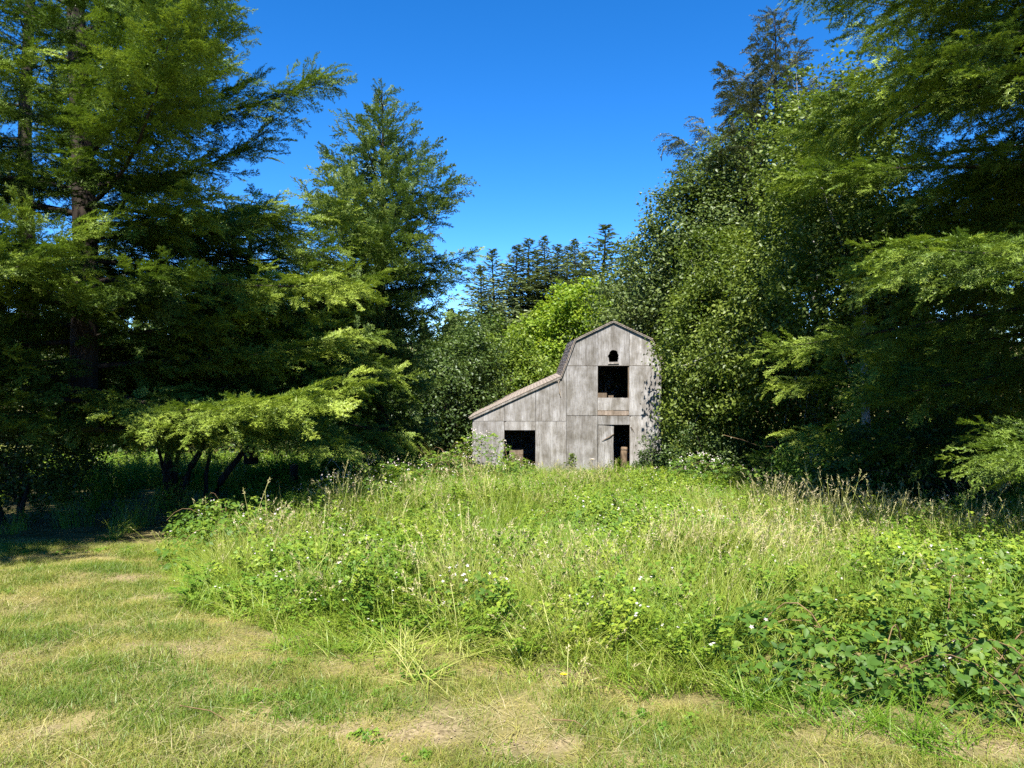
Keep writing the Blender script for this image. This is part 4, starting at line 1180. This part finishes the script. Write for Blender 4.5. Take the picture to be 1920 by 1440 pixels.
def bramble(name, label, cx, cy_, rx, ry, h, nleaf, size, seed, single=0, canes=10, flowers=0, group=None, tint=.42):
    r = np.random.default_rng(seed)
    t = thing(name, label, 'bramble', G(cx, cy_), 0, group)
    LV, LF = (LV0, LF0) if cy_ < 7 else (LV1, LF1)
    z0 = t.location.z
    # canes arch outward from the middle
    cl = []
    for k in range(canes):
        a = r.random() * 2 * PI; q = r.uniform(.1, .6)
        b0 = np.array([rx * q * math.cos(a), ry * q * math.sin(a), 0]); a2 = a + r.normal(0, .6)
        e0 = np.array([rx * r.uniform(.7, 1.05) * math.cos(a2), ry * r.uniform(.7, 1.05) * math.sin(a2), h * r.uniform(.15, .75)])
        m_ = (b0 + e0) / 2 + [0, 0, h * r.uniform(.9, 1.5)]
        ts = np.linspace(0, 1, 8)[:, None]
        pp = (b0 - [0, 0, .1]) * (1 - ts) ** 2 + 2 * m_ * ts * (1 - ts) + e0 * ts ** 2
        cl.append(pp)
        Vt, Ft = tube(pp, np.linspace(.006, .0025, 8), 5)
        mesh_np('cane', Vt, Ft, M['cane'], t, smooth=True)
    n3 = nleaf // 3
    th = r.random(n3) * 2 * PI; q = np.sqrt(r.random(n3)); lump = .72 + .5 * vnoise(np.cos(th) * q * 2.4 + seed, np.sin(th) * q * 2.4 + 3, seed)
    px_ = rx * q * np.cos(th); py_ = ry * q * np.sin(th)
    top = h * np.sqrt(np.clip(1 - q ** 2.6, 0, 1)) * lump + .06
    pz = top * (1 - r.random(n3) ** 1.9 * .85)
    gzz = gz(px_ + cx, py_ + cy_) - z0
    C3 = np.stack([px_, py_, pz + gzz], 1)
    C = np.repeat(C3, 3, 0)
    N = len(C)
    az3 = r.random(n3) * 2 * PI
    az_ = np.repeat(az3, 3) + np.tile([-1.15, 0, 1.15], n3) + r.normal(0, .12, N)
    ow = np.repeat(nrm(np.stack([px_ / rx ** 2, py_ / ry ** 2, np.full(n3, .9)], 1) * [1, 1, 1]), 3, 0)
    nor = nrm(ow * .8 + [0, 0, .7] + np.repeat(r.normal(0, .48, (n3, 3)), 3, 0) + r.normal(0, .18, (N, 3)))
    d1 = np.stack([np.cos(az_), np.sin(az_), np.zeros(N)], 1); d1 = nrm(d1 - nor * np.sum(d1 * nor, 1)[:, None])
    w_ = np.cross(d1, nor)
    l = size * np.repeat(r.uniform(.45, 1.35, n3), 3) * np.tile([.9, 1.1, .9], n3)
    Vw = C[:, None, :] + l[:, None, None] * (LV[None, :, 0:1] * w_[:, None, :] + (LV[None, :, 1:2] + .12) * d1[:, None, :] + LV[None, :, 2:3] * nor[:, None, :])
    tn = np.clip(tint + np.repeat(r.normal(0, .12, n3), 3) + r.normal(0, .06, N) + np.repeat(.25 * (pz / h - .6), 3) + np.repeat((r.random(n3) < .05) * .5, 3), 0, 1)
    use = np.ones(N, bool)
    if single:
        wp = C + [cx, cy_, z0]
        vis = np.linalg.norm(wp - [0, 0, CZ], axis=1) + 1.6 * (np.repeat(top - pz, 3)) + np.where(np.abs(wp[:, 0]) / wp[:, 1] > .69, 9, 0)
        pick = np.argsort(vis)[:single]
        use[pick] = False
        me0 = []
        for b_ in range(6):       # six shades of leaf share their meshes among the single leaves
            o = mesh_np('leaf', LV, LF, M['bramble'], t, {'tint': np.full(len(LV), .2 + b_ * .13)}, smooth=True, do_link=False)
            me0.append(o.data); bpy.data.objects.remove(o)
        from mathutils import Matrix
        for i in pick:
            o = bpy.data.objects.new('leaf', me0[int(np.clip((tn[i] - .2) / .13, 0, 5))])
            link(o, t)
            X, Y, Z = w_[i] * l[i], d1[i] * l[i], nor[i] * l[i]
            Lc = C[i] + d1[i] * l[i] * .12
            o.matrix_local = Matrix(((X[0], Y[0], Z[0], Lc[0]), (X[1], Y[1], Z[1], Lc[1]), (X[2], Y[2], Z[2], Lc[2]), (0, 0, 0, 1)))
    Vw = Vw[use]; Nn = len(Vw); K = len(LV)
    Ff = (np.arange(Nn)[:, None, None] * K + LF[None]).reshape(-1, 3)
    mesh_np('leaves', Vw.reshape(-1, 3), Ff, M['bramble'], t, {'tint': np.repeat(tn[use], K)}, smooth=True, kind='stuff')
    if flowers:
        A = Acc()
        j = r.choice(n3, flowers, p=(pz ** 3) / (pz ** 3).sum())
        for i in j:
            for q in range(r.integers(1, 4)):
                pf = C3[i] + r.normal(0, .04, 3) + [0, 0, .06]
                nf = nrm(np.array([0, -.5, 1.]) + r.normal(0, .35, 3)); e1 = nrm(np.cross(nf, [1, .2, .1])); e2 = np.cross(nf, e1)
                an = np.arange(10) * 2 * PI / 10; rr = np.where(np.arange(10) % 2 == 0, .016, .007) * (1 + .02 * cy_)
                V_ = np.concatenate([[pf], pf + e1 * (np.cos(an) * rr)[:, None] + e2 * (np.sin(an) * rr)[:, None] + nf * .005])
                A.add(V_, [(0, 1 + i_, 1 + (i_ + 1) % 10) for i_ in range(10)], r.uniform(0, .9))
        A.build('blossoms', M['petal'], t, kind='stuff')
    return t

bramble('bramble_bush', 'big dark leaved bramble mound at the lawn edge in the near right corner', 2.72, 4.82, 1.45, .85, .54, 3900, .056, 401, single=300, canes=16, flowers=1)
bramble('bramble_bush', 'bramble mound behind the near corner one, at the right edge', 4.1, 6.6, 1.3, .9, .56, 2200, .060, 402, canes=8, flowers=2)
bramble('bramble_bush', 'low bramble clump in the tall grass nearest the middle of the lawn edge', -.35, 6.05, .5, .35, .42, 480, .050, 403, canes=8, flowers=6)
bramble('bramble_bush', 'leafy bramble at the left corner of the meadow beside the lawn', -3.4, 9.3, 1.1, .8, .55, 1500, .065, 404, canes=8, flowers=5)
bramble('bramble_bush', 'leafy bramble where the left tree shade meets the meadow', -4.2, 10.9, 1.0, .8, .6, 1700, .07, 405, canes=8, flowers=8)
bramble('bramble_bush', 'small bramble clump on the lawn edge below the left bank', -1.7, 7.25, .6, .5, .42, 600, .05, 406, canes=6)
bramble('bramble_bush', 'blossoming bramble bank under the stump on the left', -3.3, 14.2, 1.3, 1.2, .85, 2400, .085, 407, canes=8, flowers=45)
bramble('bramble_bush', 'blossoming bramble bank in front of the conifer shade', -2.9, 17.4, 1.8, 1.3, 1.0, 2600, .095, 408, canes=8, flowers=60, tint=.48)
bramble('bramble_bush', 'tall pinkish bramble covering the lower left corner of the barn', -1.15, 20.3, 1.6, 1.2, 1.62, 3200, .085, 409, canes=8, flowers=60, tint=.55)
bramble('bramble_bush', 'bramble spilling before the lean-to doorway', .05, 22.6, .9, .9, .95, 1400, .095, 410, canes=8, flowers=22, tint=.52)
bramble('bramble_bush', 'blossoming bramble patch right of the bright grass, before the shrubs', 5.0, 19.0, 1.9, 1.3, .95, 2600, .09, 411, canes=8, flowers=60)
bramble('bramble_bush', 'bramble bank along the foot of the right hand shade', 7.3, 14.8, 2.0, 1.0, .75, 2600, .08, 412, canes=8, flowers=20)
bramble('bramble_bush', 'sunlit bramble shoots before the black shade at the right edge', 7.2, 11.2, 1.6, .6, .62, 2000, .07, 413, canes=8, flowers=6, tint=.5)
bramble('bramble_bush', 'dark green bramble clump in the middle of the meadow', 1.2, 10.4, 1.0, .7, .55, 900, .07, 414, canes=6, flowers=5)
bramble('bramble_bush', 'bramble clump low in the meadow left of the middle', -1.9, 9.4, .8, .6, .5, 700, .065, 415, canes=6, flowers=3)

# ------------------------------------------------------------------ small single things
sp_ = thing('sapling', 'small leafy sapling standing against the barn wall', 'sapling', G(sx(1073, 28.0), 28.0))
r = np.random.default_rng(500)
Vt, Ft = tube([(0, 0, -.1), (.02, 0, .4), (0, .02, .85)], [.012, .009, .004], 5)
mesh_np('stem', Vt, Ft, M['cane'], sp_)
pp = r.normal(0, 1, (240, 3)) * [.16, .12, .1]; hgt = r.random(240) ** .7; pp[:, :2] *= (1.25 - hgt)[:, None]; pp[:, 2] = hgt * .85 + .1
Vv, Ff = leaf_cloud(r, pp, None, 0, .09, nrm(pp - [0, 0, .3]))
mesh_np('leaves', Vv, Ff, M['alder'], sp_, {'tint': np.repeat(np.clip(r.normal(.45, .15, 240), 0, 1), 4)}, kind='stuff')

def flower(name, label, cat, loc, mat, rad, n, h, stemr):
    t = thing(name, label, cat, loc)
    Vt, Ft = tube([(0, 0, -.02), (.004, 0, h * .5), (0, 0, h)], [stemr, stemr, stemr], 5)
    mesh_np('stem', Vt, Ft, M['cane'], t)
    A = Acc(); rr = np.random.default_rng(int(rad * 1e4))
    for ring in (1.0, .65):
        for k in range(n):
            a = 2 * PI * k / n + ring; d1 = np.array([math.cos(a), math.sin(a) * .75, .35 + (1 - ring)]); w_ = np.array([-math.sin(a), math.cos(a), 0]) * rad * ring * 2.0 / n
            p0 = np.array([0, 0, h]); A.add([p0, p0 + d1 * rad * ring * .6 - w_, p0 + d1 * rad * ring, p0 + d1 * rad * ring * .6 + w_], [(0, 1, 2), (0, 2, 3)], rr.uniform(.2, .9))
    A.build('petals', mat, t, kind='stuff')
    return t
flower('dandelion', 'single yellow dandelion flower in the mown grass', 'flower', G(sx(1058, 4.62), 4.62), M['yellow'], .026, 14, .07, .002)
flower('rose_blossom', 'pale pink blossom in front of the barn wall, left of the door', 'flower', G(sx(1111, 27.6), 27.6), M['petal'], .13, 7, .70, .006)

tw = [((-2.0, 4.35), (-1.62, 4.12), 'thin dry twig lying on the lawn left of the middle'), ((.22, 3.98), (.40, 3.86), 'short dark twig on the lawn below the dandelion'),
      ((-1.5, 6.15), (-1.25, 6.2), 'bent dry twig at the meadow corner on the lawn'), ((-2.75, 7.15), (-2.55, 7.0), 'grey twig beside the bare strip at the lawn edge')]
for (a, b_, lb) in tw:
    z = lambda q: float(gz(*q)) + .035
    md = ((a[0] + b_[0]) / 2 + .03, (a[1] + b_[1]) / 2 + .02)
    Vt, Ft = tube([(*a, z(a)), (*md, z(md) + .012), (*b_, z(b_))], [.004, .0035, .0015], 5)
    tag(mesh_np('twig', Vt, Ft, M['cane'], None, smooth=True), lb, 'twig')
# crumbs of earth and dry thatch on the bare patches
r = np.random.default_rng(600)
A = Acc()
ico = np.array([(1, 0, 0), (-1, 0, 0), (0, 1, 0), (0, -1, 0), (0, 0, 1), (0, 0, -1)], float); icf = [(0, 2, 4), (2, 1, 4), (1, 3, 4), (3, 0, 4), (2, 0, 5), (1, 2, 5), (3, 1, 5), (0, 3, 5)]
for cx, cy_, rx, ry in BARE:
    for k in range(int(60 * rx * ry / .06)):
        xx, yy = cx + r.normal(0, rx * .5), cy_ + r.normal(0, ry * .5); s_ = r.uniform(.002, .007)
        A.add(np.array([xx, yy, float(gz(xx, yy)) + .012]) + (ico + r.normal(0, .25, ico.shape)) * s_ * [1, 1, .7], icf)
o = A.build('dirt', noise_mat('dry_earth', (.14, .095, .06), (.36, .27, .18), (25, 25, 25)), kind='stuff'); o['label'] = 'crumbs of dry earth on the bare patches of the lawn'
print('TRIS', sum(len(m_.loop_triangles) if m_.loop_triangles else sum(len(p_.vertices) - 2 for p_ in m_.polygons) if len(m_.polygons) < 5000 else len(m_.loops) // 3 for m_ in bpy.data.meshes))
